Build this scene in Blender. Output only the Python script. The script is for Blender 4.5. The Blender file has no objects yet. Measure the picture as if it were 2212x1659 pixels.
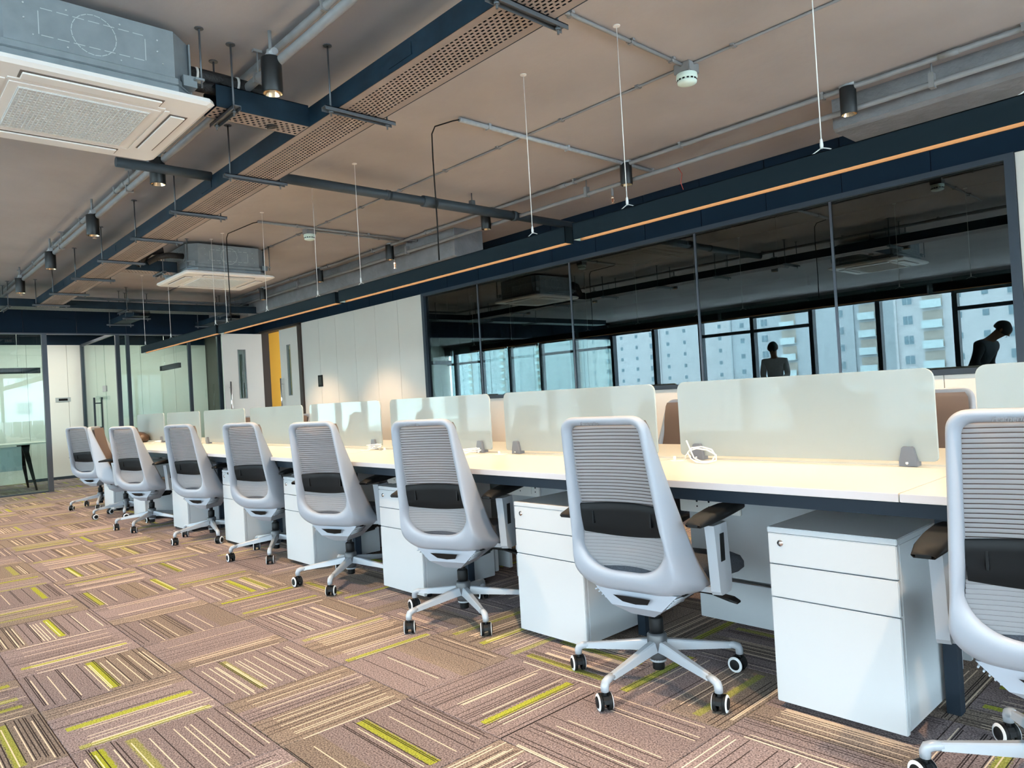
import bpy, bmesh, math, random
from mathutils import Matrix, Vector

random.seed(7)
PI = math.pi
S = bpy.context.scene
COL = S.collection

# ------------------------------------------------------------------ camera
CAM_YAW, CAM_PITCH, CAM_ROLL, CAM_F, CAM_H = 0.74279496, 0.0122796, -0.05854421, 1574.18, 1.077
_f = Vector((-math.cos(CAM_YAW) * math.cos(CAM_PITCH), math.sin(CAM_YAW) * math.cos(CAM_PITCH), math.sin(CAM_PITCH)))
_r = _f.cross(Vector((0, 0, 1))).normalized()
_u = _r.cross(_f)
_r2 = _r * math.cos(CAM_ROLL) + _u * math.sin(CAM_ROLL)
_u2 = -_r * math.sin(CAM_ROLL) + _u * math.cos(CAM_ROLL)
cam_data = bpy.data.cameras.new('camera')
cam_data.sensor_width = 36.0
cam_data.lens = 36.0 * CAM_F / 2212.0
cam_data.clip_start = 0.02
cam_data.clip_end = 600
cam = bpy.data.objects.new('camera', cam_data)
COL.objects.link(cam)
cam.matrix_world = Matrix(((_r2.x, _u2.x, -_f.x, 0), (_r2.y, _u2.y, -_f.y, 0), (_r2.z, _u2.z, -_f.z, CAM_H), (0, 0, 0, 1)))
S.camera = cam

# ------------------------------------------------------------------ world, exposure
SKY = 13.5
world = bpy.data.worlds.new('world')
S.world = world
world.use_nodes = True
_bg = world.node_tree.nodes['Background']
_bg.inputs['Color'].default_value = (0.80, 0.90, 1.0, 1)
_bg.inputs['Strength'].default_value = SKY
S.view_settings.view_transform = 'Standard'
S.view_settings.look = 'None'
S.view_settings.gamma = 1.0
S.view_settings.exposure = 0.5
S.view_settings.use_curve_mapping = False
try:
    S.cycles.use_denoising = True
    S.cycles.max_bounces = 6
    S.cycles.diffuse_bounces = 3
    S.cycles.glossy_bounces = 3
    S.cycles.transparent_max_bounces = 14
    S.cycles.use_light_tree = False
    S.cycles.use_adaptive_sampling = True
    S.cycles.adaptive_threshold = 0.05
    S.cycles.sample_clamp_indirect = 6.0
    S.cycles.caustics_reflective = False
    S.cycles.caustics_refractive = False
except Exception:
    pass
WARM = (1.0, 0.68, 0.40)
DOWN_W = 175.0      # one ceiling spot, watts
PEND_W = 26.0      # one linear pendant, watts

# ------------------------------------------------------------------ mesh helpers
class MB:
    def __init__(self):
        self.v = []; self.f = []; self.m = []; self.s = []
        self.mi = 0; self.sm = False
    def add(self, vs, fs, M=None, smooth=None):
        o = len(self.v)
        for p in vs:
            p = Vector(p)
            self.v.append(tuple(M @ p) if M is not None else tuple(p))
        for f in fs:
            self.f.append([i + o for i in f]); self.m.append(self.mi)
            self.s.append(self.sm if smooth is None else smooth)
        return self
    def box(self, a, b, M=None):
        x0, x1 = sorted((a[0], b[0])); y0, y1 = sorted((a[1], b[1])); z0, z1 = sorted((a[2], b[2]))
        vs = [(x0, y0, z0), (x1, y0, z0), (x1, y1, z0), (x0, y1, z0), (x0, y0, z1), (x1, y0, z1), (x1, y1, z1), (x0, y1, z1)]
        fs = [(3, 2, 1, 0), (4, 5, 6, 7), (0, 1, 5, 4), (1, 2, 6, 5), (2, 3, 7, 6), (3, 0, 4, 7)]
        return self.add(vs, fs, M, False)
    def cbox(self, a, b, c=0.003, M=None):
        """box with chamfered edges"""
        bm = bmesh.new()
        x0, x1 = sorted((a[0], b[0])); y0, y1 = sorted((a[1], b[1])); z0, z1 = sorted((a[2], b[2]))
        bmesh.ops.create_cube(bm, size=1.0, matrix=Matrix.Translation(((x0 + x1) / 2, (y0 + y1) / 2, (z0 + z1) / 2)) @ Matrix.Diagonal((x1 - x0, y1 - y0, z1 - z0, 1)))
        bmesh.ops.bevel(bm, geom=list(bm.edges), offset=c, segments=2, affect='EDGES', clamp_overlap=True)
        bm.verts.ensure_lookup_table()
        self.add([tuple(v.co) for v in bm.verts], [[v.index for v in f.verts] for f in bm.faces], M, False)
        bm.free(); return self
    def loft(self, rings, closed=True, cap=True, smooth=True, M=None, wrap=False):
        n = len(rings[0]); vs = [p for r in rings for p in r]; fs = []
        R = len(rings)
        for i in range(R if wrap else R - 1):
            j2 = (i + 1) % R
            for k in range(n if closed else n - 1):
                k2 = (k + 1) % n
                fs.append((i * n + k, i * n + k2, j2 * n + k2, j2 * n + k))
        o = len(self.v)
        self.add(vs, fs, M, smooth)
        if cap and closed and not wrap:
            for c in ([o + k for k in reversed(range(n))], [o + (R - 1) * n + k for k in range(n)]):
                self.f.append(c); self.m.append(self.mi); self.s.append(False)
        return self
    def lathe(self, prof, n=20, M=None, smooth=True, cap=True):
        rings = [[(r * math.cos(2 * PI * k / n), r * math.sin(2 * PI * k / n), z) for k in range(n)] for r, z in prof]
        return self.loft(rings, True, cap, smooth, M)
    def tube(self, pts, r, n=10, cap=True, smooth=True):
        pts = [Vector(p) for p in pts]; rings = []
        rr = r if isinstance(r, (list, tuple)) else [r] * len(pts)
        up = None
        for i, p in enumerate(pts):
            d = (pts[min(i + 1, len(pts) - 1)] - pts[max(i - 1, 0)]).normalized()
            if up is None:
                up = Vector((0, 0, 1)) if abs(d.z) < 0.9 else Vector((1, 0, 0))
            a = d.cross(up)
            if a.length < 1e-6: a = d.cross(Vector((0, 1, 0)))
            a.normalize(); b = a.cross(d).normalized(); up = b
            rings.append([tuple(p + (a * math.cos(2 * PI * k / n) + b * math.sin(2 * PI * k / n)) * rr[i]) for k in range(n)])
        return self.loft(rings, True, cap, smooth)
    def prism(self, poly, axis, a, b, M=None):
        """poly: 2D points in the plane of the two other axes; extruded along axis from a to b"""
        def P(q, t):
            if axis == 0: return (t, q[0], q[1])
            if axis == 1: return (q[0], t, q[1])
            return (q[0], q[1], t)
        n = len(poly)
        vs = [P(q, a) for q in poly] + [P(q, b) for q in poly]
        fs = [tuple(range(n)), tuple(range(2 * n - 1, n - 1, -1))] + [(k, n + k, n + (k + 1) % n, (k + 1) % n) for k in range(n)]
        return self.add(vs, fs, M, False)
    def mesh(self, name, mats):
        me = bpy.data.meshes.new(name)
        me.from_pydata(self.v, [], self.f)
        if not isinstance(mats, (list, tuple)): mats = [mats]
        for m in mats: me.materials.append(m)
        me.polygons.foreach_set('material_index', self.m)
        me.polygons.foreach_set('use_smooth', self.s)
        bm = bmesh.new(); bm.from_mesh(me)
        bmesh.ops.recalc_face_normals(bm, faces=bm.faces)
        bm.to_mesh(me); bm.free()
        me.update()
        return me
    def build(self, name, mats, parent=None):
        o = bpy.data.objects.new(name, self.mesh(name, mats))
        COL.objects.link(o)
        if parent is not None: o.parent = parent
        return o

def subdiv(o, lv=1):
    m = o.modifiers.new('subdivision', 'SUBSURF'); m.levels = lv; m.render_levels = lv
    return o

def tag(o, label=None, cat=None, group=None, kind=None):
    if label: o['label'] = label
    if cat: o['category'] = cat
    if group: o['group'] = group
    if kind: o['kind'] = kind
    return o

def empty(name, loc=(0, 0, 0), rz=0.0):
    o = bpy.data.objects.new(name, None); COL.objects.link(o)
    o.location = loc; o.rotation_euler = (0, 0, rz); o.empty_display_size = 0.1
    return o

def copy_tree(o, parent=None):
    c = o.copy(); COL.objects.link(c); c.parent = parent
    for ch in o.children: copy_tree(ch, c)
    return c

def TR(x, y, z): return Matrix.Translation((x, y, z))
def RZ(a): return Matrix.Rotation(a, 4, 'Z')
def RX(a): return Matrix.Rotation(a, 4, 'X')
def RY(a): return Matrix.Rotation(a, 4, 'Y')
ORD = ['first', 'second', 'third', 'fourth', 'fifth', 'sixth', 'seventh', 'eighth', 'ninth', 'tenth', 'eleventh', 'twelfth', 'thirteenth', 'fourteenth', 'fifteenth', 'sixteenth', 'seventeenth', 'eighteenth', 'nineteenth', 'twentieth']

# ------------------------------------------------------------------ materials
def mat(name, col, rough=0.5, metal=0.0, spec=0.5, noise=0.0, nscale=20.0, bump=0.0, bscale=60.0, coat=0.0):
    m = bpy.data.materials.new(name); m.use_nodes = True
    nt = m.node_tree; b = nt.nodes['Principled BSDF']
    b.inputs['Base Color'].default_value = (*col, 1)
    b.inputs['Roughness'].default_value = rough
    b.inputs['Metallic'].default_value = metal
    b.inputs['Specular IOR Level'].default_value = spec
    b.inputs['Coat Weight'].default_value = coat
    geo = None
    if noise or bump:
        geo = nt.nodes.new('ShaderNodeTexCoord')
    if noise:
        n = nt.nodes.new('ShaderNodeTexNoise'); n.inputs['Scale'].default_value = nscale; n.inputs['Detail'].default_value = 6
        nt.links.new(geo.outputs['Object'], n.inputs['Vector'])
        r = nt.nodes.new('ShaderNodeValToRGB')
        r.color_ramp.elements[0].position = 0.3; r.color_ramp.elements[1].position = 0.7
        r.color_ramp.elements[0].color = (*[max(0, c * (1 - noise)) for c in col], 1)
        r.color_ramp.elements[1].color = (*[min(1, c * (1 + noise)) for c in col], 1)
        nt.links.new(n.outputs['Fac'], r.inputs['Fac']); nt.links.new(r.outputs['Color'], b.inputs['Base Color'])
    if bump:
        n2 = nt.nodes.new('ShaderNodeTexNoise'); n2.inputs['Scale'].default_value = bscale; n2.inputs['Detail'].default_value = 5
        nt.links.new(geo.outputs['Object'], n2.inputs['Vector'])
        bp = nt.nodes.new('ShaderNodeBump'); bp.inputs['Strength'].default_value = bump; bp.inputs['Distance'].default_value = 0.01
        nt.links.new(n2.outputs['Fac'], bp.inputs['Height']); nt.links.new(bp.outputs['Normal'], b.inputs['Normal'])
    return m

def emis(name, col, strength, sample=False):
    m = bpy.data.materials.new(name); m.use_nodes = True
    b = m.node_tree.nodes['Principled BSDF']
    b.inputs['Base Color'].default_value = (*col, 1)
    b.inputs['Emission Color'].default_value = (*col, 1); b.inputs['Emission Strength'].default_value = strength
    if not sample: m.cycles.emission_sampling = 'NONE'
    return m

def glass(name, tint, refl, gcol=(1, 1, 1), rough=0.0, base=None, basefac=0.0, ior=1.5):
    """pane: coloured transmission plus a mirror-like reflection that grows at grazing angles"""
    m = bpy.data.materials.new(name); m.use_nodes = True
    nt = m.node_tree; nt.nodes.clear()
    out = nt.nodes.new('ShaderNodeOutputMaterial')
    tr = nt.nodes.new('ShaderNodeBsdfTransparent'); tr.inputs['Color'].default_value = (*tint, 1)
    gl = nt.nodes.new('ShaderNodeBsdfGlossy'); gl.inputs['Color'].default_value = (*gcol, 1); gl.inputs['Roughness'].default_value = rough
    lw = nt.nodes.new('ShaderNodeFresnel'); lw.inputs['IOR'].default_value = ior
    ma = nt.nodes.new('ShaderNodeMath'); ma.operation = 'ADD'; ma.use_clamp = True; ma.inputs[1].default_value = refl
    nt.links.new(lw.outputs[0], ma.inputs[0])
    gm = nt.nodes.new('ShaderNodeNewGeometry')      # a pane reflects at the face the ray enters by
    iv = nt.nodes.new('ShaderNodeMath'); iv.operation = 'SUBTRACT'; iv.inputs[0].default_value = 1.0; nt.links.new(gm.outputs['Backfacing'], iv.inputs[1])
    mu = nt.nodes.new('ShaderNodeMath'); mu.operation = 'MULTIPLY'; nt.links.new(ma.outputs[0], mu.inputs[0]); nt.links.new(iv.outputs[0], mu.inputs[1])
    mx = nt.nodes.new('ShaderNodeMixShader')
    nt.links.new(mu.outputs[0], mx.inputs[0])
    first = tr.outputs[0]
    if base:
        df = nt.nodes.new('ShaderNodeBsdfDiffuse'); df.inputs['Color'].default_value = (*base, 1)
        tl = nt.nodes.new('ShaderNodeBsdfTranslucent'); tl.inputs['Color'].default_value = (*base, 1)
        m1 = nt.nodes.new('ShaderNodeMixShader'); m1.inputs[0].default_value = 0.4
        nt.links.new(df.outputs[0], m1.inputs[1]); nt.links.new(tl.outputs[0], m1.inputs[2])
        m2 = nt.nodes.new('ShaderNodeMixShader'); m2.inputs[0].default_value = basefac
        nt.links.new(tr.outputs[0], m2.inputs[1]); nt.links.new(m1.outputs[0], m2.inputs[2]); first = m2.outputs[0]
    nt.links.new(first, mx.inputs[1]); nt.links.new(gl.outputs[0], mx.inputs[2])
    nt.links.new(mx.outputs[0] if ior > 1.12 else first, out.inputs['Surface'])
    return m

def carpet_mat():
    m = bpy.data.materials.new('carpet'); m.use_nodes = True
    nt = m.node_tree; N = nt.nodes; L = nt.links
    b = N['Principled BSDF']; b.inputs['Roughness'].default_value = 0.95; b.inputs['Specular IOR Level'].default_value = 0.1
    def M(op, a, c=None, clamp=False):
        n = N.new('ShaderNodeMath'); n.operation = op; n.use_clamp = clamp
        for i, q in enumerate((a, c)):
            if q is None: continue
            if isinstance(q, (int, float)): n.inputs[i].default_value = q
            else: L.new(q, n.inputs[i])
        return n.outputs[0]
    def MIX(fac, a, c):
        n = N.new('ShaderNodeMix'); n.data_type = 'FLOAT'
        L.new(fac, n.inputs[0])
        for i, q in ((2, a), (3, c)):
            if isinstance(q, (int, float)): n.inputs[i].default_value = q
            else: L.new(q, n.inputs[i])
        return n.outputs[0]
    def MIXC(fac, a, c, mode='MIX'):
        n = N.new('ShaderNodeMix'); n.data_type = 'RGBA'; n.blend_type = mode
        if isinstance(fac, (int, float)): n.inputs[0].default_value = fac
        else: L.new(fac, n.inputs[0])
        for i, q in ((6, a), (7, c)):
            if isinstance(q, tuple): n.inputs[i].default_value = (*q, 1)
            else: L.new(q, n.inputs[i])
        return n.outputs[2]
    def WN(x, y, z):
        cb = N.new('ShaderNodeCombineXYZ')
        for i, q in enumerate((x, y, z)):
            if isinstance(q, (int, float)): cb.inputs[i].default_value = q
            else: L.new(q, cb.inputs[i])
        w = N.new('ShaderNodeTexWhiteNoise'); w.noise_dimensions = '3D'; L.new(cb.outputs[0], w.inputs['Vector'])
        sp = N.new('ShaderNodeSeparateColor'); L.new(w.outputs['Color'], sp.inputs[0])
        return w.outputs['Value'], sp.outputs[0], sp.outputs[1]
    g = N.new('ShaderNodeNewGeometry'); sp = N.new('ShaderNodeSeparateXYZ'); L.new(g.outputs['Position'], sp.inputs[0])
    tx = M('DIVIDE', M('ADD', sp.outputs[0], 2.247), TILE); ty = M('DIVIDE', M('SUBTRACT', sp.outputs[1], 0.985), TILE)
    ix = M('FLOOR', tx); iy = M('FLOOR', ty); fx = M('SUBTRACT', tx, ix); fy = M('SUBTRACT', ty, iy)
    par = M('FLOORED_MODULO', M('ADD', ix, iy), 2.0)
    across = MIX(par, fy, fx); along = MIX(par, fx, fy)
    tid = M('ADD', M('MULTIPLY', ix, 7.13), M('MULTIPLY', iy, 3.71))
    # fine heathered pile
    nz = N.new('ShaderNodeTexNoise'); nz.inputs['Scale'].default_value = 190; nz.inputs['Detail'].default_value = 3; L.new(g.outputs['Position'], nz.inputs['Vector'])
    nb = N.new('ShaderNodeTexNoise'); nb.inputs['Scale'].default_value = 5; L.new(g.outputs['Position'], nb.inputs['Vector'])
    pile = MIXC(M('SUBTRACT', M('MULTIPLY', nz.outputs['Fac'], 2.6), 0.8, True), C_DARK, C_LIGHT)
    # strips that lean to olive or taupe
    v0, r0, g0 = WN(M('FLOOR', M('MULTIPLY', across, 4)), tid, 5.0)
    pile = MIXC(M('MULTIPLY', M('GREATER_THAN', v0, 0.68), M('ADD', 0.2, M('MULTIPLY', r0, 0.6))), pile, (0.95, 0.95, 0.74), 'MULTIPLY')
    # green bars
    ga = M('MULTIPLY', across, 5.0)
    gc = M('FLOOR', ga); v1, r1, g1 = WN(gc, tid, 11.0)
    gf = M('FRACT', ga)
    mask = M('MULTIPLY', M('GREATER_THAN', v1, 0.79), M('MULTIPLY', M('GREATER_THAN', M('ADD', gf, M('MULTIPLY', M('SUBTRACT', nz.outputs['Fac'], 0.5), 0.35)), M('ADD', 0.10, M('MULTIPLY', r1, 0.5))), M('LESS_THAN', M('ADD', gf, M('MULTIPLY', M('SUBTRACT', nz.outputs['Fac'], 0.5), 0.35)), 0.90)))
    mask = M('MULTIPLY', mask, M('MULTIPLY', M('GREATER_THAN', along, 0.07), M('LESS_THAN', along, 0.93)))
    fade = M('ADD', M('MULTIPLY', g1, 0.60), 0.42)
    mask = M('MULTIPLY', mask, fade, True)
    green = MIXC(M('SUBTRACT', M('MULTIPLY', nz.outputs['Fac'], 2.6), 0.8, True), (0.15, 0.19, 0.012), (0.40, 0.43, 0.04))
    pile = MIXC(mask, pile, green)
    # thin cream and black yarn lines
    lc = M('MULTIPLY', across, 74.0); lcell = M('FLOOR', lc); lf = M('FRACT', lc)
    v2, r2, g2 = WN(lcell, tid, 23.0)
    dens, _, _ = WN(M('FLOOR', M('MULTIPLY', across, 5.0)), tid, 31.0)
    ext = M('MULTIPLY', M('GREATER_THAN', along, M('MULTIPLY', r2, 0.16)), M('LESS_THAN', along, M('SUBTRACT', 1.0, M('MULTIPLY', g2, 0.13))))
    thr = M('SUBTRACT', 0.945, M('MULTIPLY', dens, 0.13))
    cream = M('MULTIPLY', M('MULTIPLY', M('GREATER_THAN', v2, thr), ext), M('GREATER_THAN', lf, 0.38))
    thr2 = M('MULTIPLY', dens, 0.20)
    black = M('MULTIPLY', M('MULTIPLY', M('LESS_THAN', v2, M('ADD', thr2, 0.045)), ext), M('GREATER_THAN', lf, 0.46))
    pile = MIXC(M('MULTIPLY', cream, 0.8), pile, (0.72, 0.60, 0.46))
    pile = MIXC(M('MULTIPLY', black, 0.92), pile, (0.016, 0.012, 0.012))
    # joint shade between tiles is the real gap; random tone per tile, pile-direction shading painted in by parity
    vt, rt, gt = WN(ix, iy, 47.0)
    hs = N.new('ShaderNodeHueSaturation'); L.new(pile, hs.inputs['Color']); L.new(M('ADD', M('ADD', M('MULTIPLY', vt, 0.20), 0.86), M('MULTIPLY', par, 0.09)), hs.inputs['Value'])
    L.new(hs.outputs[0], b.inputs['Base Color'])
    bp = N.new('ShaderNodeBump'); bp.inputs['Strength'].default_value = 0.5; bp.inputs['Distance'].default_value = 0.004
    L.new(nz.outputs['Fac'], bp.inputs['Height']); L.new(bp.outputs['Normal'], b.inputs['Normal'])
    return m

TILE = 0.49
C_DARK = (0.050, 0.040, 0.044); C_LIGHT = (0.335, 0.275, 0.278)
MT = {
    'carpet': carpet_mat(),
    'underlay': mat('underlay', (0.03, 0.025, 0.025), 0.95),
    'slab': mat('painted_concrete', (0.37, 0.345, 0.345), 0.8, noise=0.15, nscale=0.9, bump=0.35, bscale=9),
    'beam': mat('rough_concrete', (0.19, 0.197, 0.215), 0.9, noise=0.14, nscale=6, bump=0.9, bscale=25),
    'white': mat('white_laminate', (0.72, 0.69, 0.635), 0.35, noise=0.015, nscale=3),
    'navy': mat('navy_board', (0.006, 0.017, 0.033), 0.55, spec=0.10, noise=0.06, nscale=4),
    'frame': mat('anodised_frame', (0.030, 0.044, 0.062), 0.45, metal=0.2),
    'greyframe': mat('grey_aluminium', (0.09, 0.10, 0.12), 0.35, metal=0.6),
    'joint': mat('joint_shadow', (0.10, 0.09, 0.08), 0.9),
    'tray': mat('navy_painted_tray', (0.009, 0.023, 0.038), 0.5, spec=0.2, noise=0.25, nscale=9),
    'traybase': mat('taupe_painted_tray', (0.27, 0.22, 0.20), 0.55, noise=0.10, nscale=7),
    'strut': mat('grey_strut', (0.12, 0.135, 0.15), 0.45, metal=0.5),
    'pipe': mat('grey_painted_pipe', (0.22, 0.225, 0.235), 0.5, noise=0.10, nscale=12),
    'pipelight': mat('light_grey_conduit', (0.34, 0.36, 0.38), 0.45, noise=0.12, nscale=30),
    'pvc': mat('dark_grey_pvc', (0.040, 0.056, 0.070), 0.45, spec=0.3, noise=0.10, nscale=8),
    'black': mat('black_plastic', (0.005, 0.006, 0.007), 0.55, spec=0.2),
    'blackmetal': mat('black_metal', (0.010, 0.012, 0.014), 0.4, metal=0.2),
    'foam': mat('black_insulation', (0.012, 0.011, 0.012), 0.6, noise=0.5, nscale=40, bump=0.6, bscale=60),
    'steel': mat('galvanised_steel', (0.23, 0.27, 0.295), 0.40, metal=0.15, noise=0.10, nscale=14),
    'steel_line': mat('bright_punch_line', (0.55, 0.60, 0.62), 0.4, metal=0.3),
    'acwhite': mat('white_ac_plastic', (0.86, 0.83, 0.80), 0.35),
    'acgrey': mat('ac_slot_dark', (0.16, 0.13, 0.11), 0.6),
    'acgrille': mat('ac_grille', (0.70, 0.72, 0.72), 0.5),
    'chrome': mat('chrome', (0.75, 0.75, 0.76), 0.18, metal=1.0),
    'gold': mat('brass_reflector', (0.80, 0.62, 0.42), 0.15, metal=1.0),
    'cable': mat('steel_cable', (0.60, 0.60, 0.58), 0.4, metal=0.4),
    'whiteplastic': mat('white_plastic', (0.78, 0.77, 0.74), 0.45),
    'mint': mat('detector_plastic', (0.66, 0.80, 0.74), 0.45),
    'desk': mat('white_worktop', (0.56, 0.535, 0.48), 0.30, noise=0.01, nscale=3),
    'deskedge': mat('worktop_edge', (0.42, 0.42, 0.455), 0.4),
    'deskframe': mat('navy_desk_steel', (0.012, 0.020, 0.031), 0.5, spec=0.2),
    'ped': mat('white_steel_pedestal', (0.41, 0.44, 0.465), 0.32),
    'shell': mat('grey_chair_shell', (0.295, 0.32, 0.365), 0.42),
    'leggrey': mat('silver_nylon', (0.295, 0.325, 0.36), 0.30),
    'seat': mat('charcoal_fabric', (0.045, 0.052, 0.066), 0.95, noise=0.35, nscale=220, bump=0.3, bscale=400),
    'tyre': mat('pale_tyre', (0.62, 0.64, 0.66), 0.5),
    'wood': mat('dark_walnut', (0.055, 0.036, 0.026), 0.5, noise=0.35, nscale=7),
    'doorframe': mat('dark_brown_frame', (0.035, 0.022, 0.016), 0.5),
    'yellow': mat('yellow_paint', (0.80, 0.42, 0.02), 0.6),
    'bag': mat('brown_leather', (0.062, 0.029, 0.013), 0.45, noise=0.35, nscale=18, bump=0.4, bscale=40),
    'red': mat('red_wire', (0.45, 0.05, 0.03), 0.5),
    'redglass': mat('red_bulb', (0.55, 0.16, 0.08), 0.3),
    'brass': mat('sprinkler_brass', (0.60, 0.45, 0.34), 0.35, metal=0.9),
    'facade': mat('white_render', (0.50, 0.52, 0.54), 0.9, noise=0.04, nscale=0.3),
    'facade2': mat('grey_render', (0.40, 0.45, 0.48), 0.9, noise=0.04, nscale=0.3),
    'facade3': mat('ochre_render', (0.62, 0.50, 0.38), 0.9),
    'extglass': mat('house_window_glass', (0.16, 0.24, 0.28), 0.15),
    'balcony': mat('balcony_shade', (0.40, 0.37, 0.33), 0.9),
    'railing': mat('balcony_glass_rail', (0.50, 0.62, 0.64), 0.4),
    'blind': glass('grey_roller_blind', (0, 0, 0), 0.0, (1, 1, 1), 0.5, (0.16, 0.20, 0.20), 1.0, 1.05),
    'skin': mat('skin', (0.30, 0.17, 0.11), 0.6),
    'hair': mat('black_hair', (0.010, 0.009, 0.009), 0.6),
    'shirt': mat('dark_shirt', (0.030, 0.036, 0.045), 0.85, noise=0.2, nscale=30),
    'shirt2': mat('pale_shirt', (0.50, 0.52, 0.52), 0.85, noise=0.1, nscale=30),
    'trouser': mat('dark_trousers', (0.020, 0.022, 0.028), 0.85),
    'tint': glass('dark_tinted_glass', (0.20, 0.32, 0.31), 0.08, (0.84, 0.96, 0.98)),
    'clear': glass('clear_partition_glass', (0.80, 0.90, 0.87), 0.03, (0.95, 1.0, 1.0)),
    'winglass': glass('window_glass', (0.90, 0.95, 0.95), 0.0),
    'frost': glass('frosted_screen', (0.80, 0.86, 0.82), 0.01, (1, 1, 1), 0.02, (0.53, 0.555, 0.53), 0.92, 1.25),
    'meshback': glass('ribbed_mesh', (0.78, 0.78, 0.80), 0.0, (1, 1, 1), 0.4, (0.46, 0.455, 0.47), 0.80, 1.1),
    'meshdark': glass('mesh_backing', (0.45, 0.42, 0.44), 0.0, (1, 1, 1), 0.5, (0.12, 0.10, 0.10), 0.50, 1.1),
    'meshfront': glass('front_mesh', (0.45, 0.38, 0.34), 0.0, (1, 1, 1), 0.5, (0.33, 0.25, 0.215), 0.75, 1.1),
    'lip': mat('copper_lip', (0.020, 0.0128, 0.0080), 0.8, spec=0.0),
    'lamp': emis('warm_led', (1.0, 0.78, 0.52), 14.0),
    'lampspot': emis('warm_spot_led', (1.0, 0.80, 0.58), 18.0),
    'lampwhite': emis('corridor_led', (1.0, 0.95, 0.85), 10.0, True),
    'fabricpanel': mat('pinboard_fabric', (0.34, 0.20, 0.15), 0.95),
    'screenprint': mat('grey_sign', (0.24, 0.25, 0.25), 0.4),
    'text': mat('grey_lettering', (0.18, 0.18, 0.19), 0.5),
}

# ================================================================== STRUCTURE
ZC = 2.83          # underside of the slab
YB = 5.5           # back wall
XF = -12.82        # far partition line
XW = -15.2         # far wall behind it
YW = -4.5          # window wall behind the camera
ZF = 2.41          # underside of the navy fascia

def struct(name, mb, mats, parent=None):
    o = mb.build(name, mats, parent)
    if parent is None: o['kind'] = 'structure'
    return o

def project(p):
    d = Vector(p) - Vector((0, 0, CAM_H))
    z = d.dot(_f)
    if z < 0.15: return None
    return (1106 + CAM_F * d.dot(_r2) / z, 829.5 - CAM_F * d.dot(_u2) / z, z)

# ---- floor and carpet tiles
floor = struct('floor', MB().box((-20.3, YW - 0.1, -0.25), (5.2, YB + 3.2, -0.008)), MT['underlay'])
g_ = 0.0012
tile_me = MB().cbox((g_, g_, -0.010), (TILE - g_, TILE - g_, 0.0), 0.0016).mesh('carpet_tile', MT['carpet'])
tiles = []
i0 = math.ceil((-20.1 + 2.247) / TILE) - 1
for i in range(i0, 15):
    for j in range(-11, 15):
        x, y = -2.247 + i * TILE, 0.985 + j * TILE
        if y > YB + 2.6 or y < YW - 0.1: continue
        pr = [project((x + a * TILE, y + b * TILE, 0)) for a in (0, 1) for b in (0, 1)]
        area = 0
        if all(pr) and any(-20 < q[0] < 2232 and -20 < q[1] < 1680 for q in pr) and y < 3.2:
            xs = [q[0] for q in pr]; ys = [q[1] for q in pr]
            area = (max(xs) - min(xs)) * (max(ys) - min(ys))
        tiles.append((area, x, y))
tiles.sort(reverse=True)
rest = MB()
for k, (a, x, y) in enumerate(tiles):
    if k < 298 and a > 0:
        o = bpy.data.objects.new('carpet_tile', tile_me); COL.objects.link(o)
        o.parent = floor; o.location = (x, y, 0)
    else:
        rest.box((x + g_, y + g_, -0.010), (x + TILE - g_, y + TILE - g_, 0.0))
tag(rest.build('carpet_field', MT['carpet'], floor), kind='stuff')

# ---- ceiling slab with its beams
ceiling = struct('ceiling', MB().box((-20.4, YW - 0.6, ZC), (5.6, YB + 3.4, ZC + 0.2)), MT['slab'])
def beam(x0, x1, y0, y1, z0):
    mb = MB(); n = 14; rings = []
    for k in range(n + 1):
        x = x0 + (x1 - x0) * k / n
        j = random.uniform(-0.008, 0.008); j2 = random.uniform(-0.006, 0.006)
        rings.append([(x, y0 + j, ZC), (x, y0 + j2, z0 + 0.012 + j), (x, y0 + 0.03, z0 + j2), (x, y1, z0 + j2), (x, y1, ZC)])
    mb.loft(rings, True, True, False)
    mb.build('beam', MT['beam'], ceiling)
beam(-1.97, 5.0, 4.73, 5.12, 2.63)
beam(-13.0, -5.91, 4.73, 5.12, 2.53)

# ---- back wall: white panels, navy fascia
wall_back = empty('wall_back', (0, YB, 0)); wall_back['kind'] = 'structure'
def panel(parent, name, x0, x1, z0, z1, m, t=0.03, y=0.0, g=0.002):
    c = MB().cbox((x0 + g, y, z0 + g), (x1 - g, y + t, z1 - g), 0.0015)
    return c.build(name, m, parent)
xs = [-10.95, -10.373, -9.85, -9.30, -8.735, -8.17, -7.60]
for a, b in zip(xs, xs[1:]): panel(wall_back, 'wall_panel', a, b, 0.0, ZF, MT['white'])
xs = [-7.60, -6.5125, -5.30, -4.0875, -2.875, -1.6625, -1.18]
for a, b in zip(xs, xs[1:]): panel(wall_back, 'dado_panel', a, b, 0.0, 1.028, MT['white'])
xs = [-1.18, -0.45, 0.75, 1.95, 3.15, 5.0]
for a, b in zip(xs, xs[1:]): panel(wall_back, 'wall_panel', a, b, 0.0, ZF, MT['white'])
x = 4.342
while x > -12.9:
    panel(wall_back, 'fascia_panel', x - 0.6, x, ZF, ZC, MT['navy']); x -= 0.6
bk = MB(); bk.box((-10.95, 0.031, 0), (-7.6, 0.12, ZC)); bk.box((-7.6, 0.031, 0), (-1.18, 0.12, 1.02)); bk.box((-1.18, 0.031, 0), (5.17, 0.12, ZC)); bk.box((-12.9, 0.031, ZF), (-1.18, 0.12, ZC))
bk.box((-15.3, 0.02, 0), (-12.5, 0.12, ZC))
bk.build('wall_core', MT['joint'], wall_back)

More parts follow.
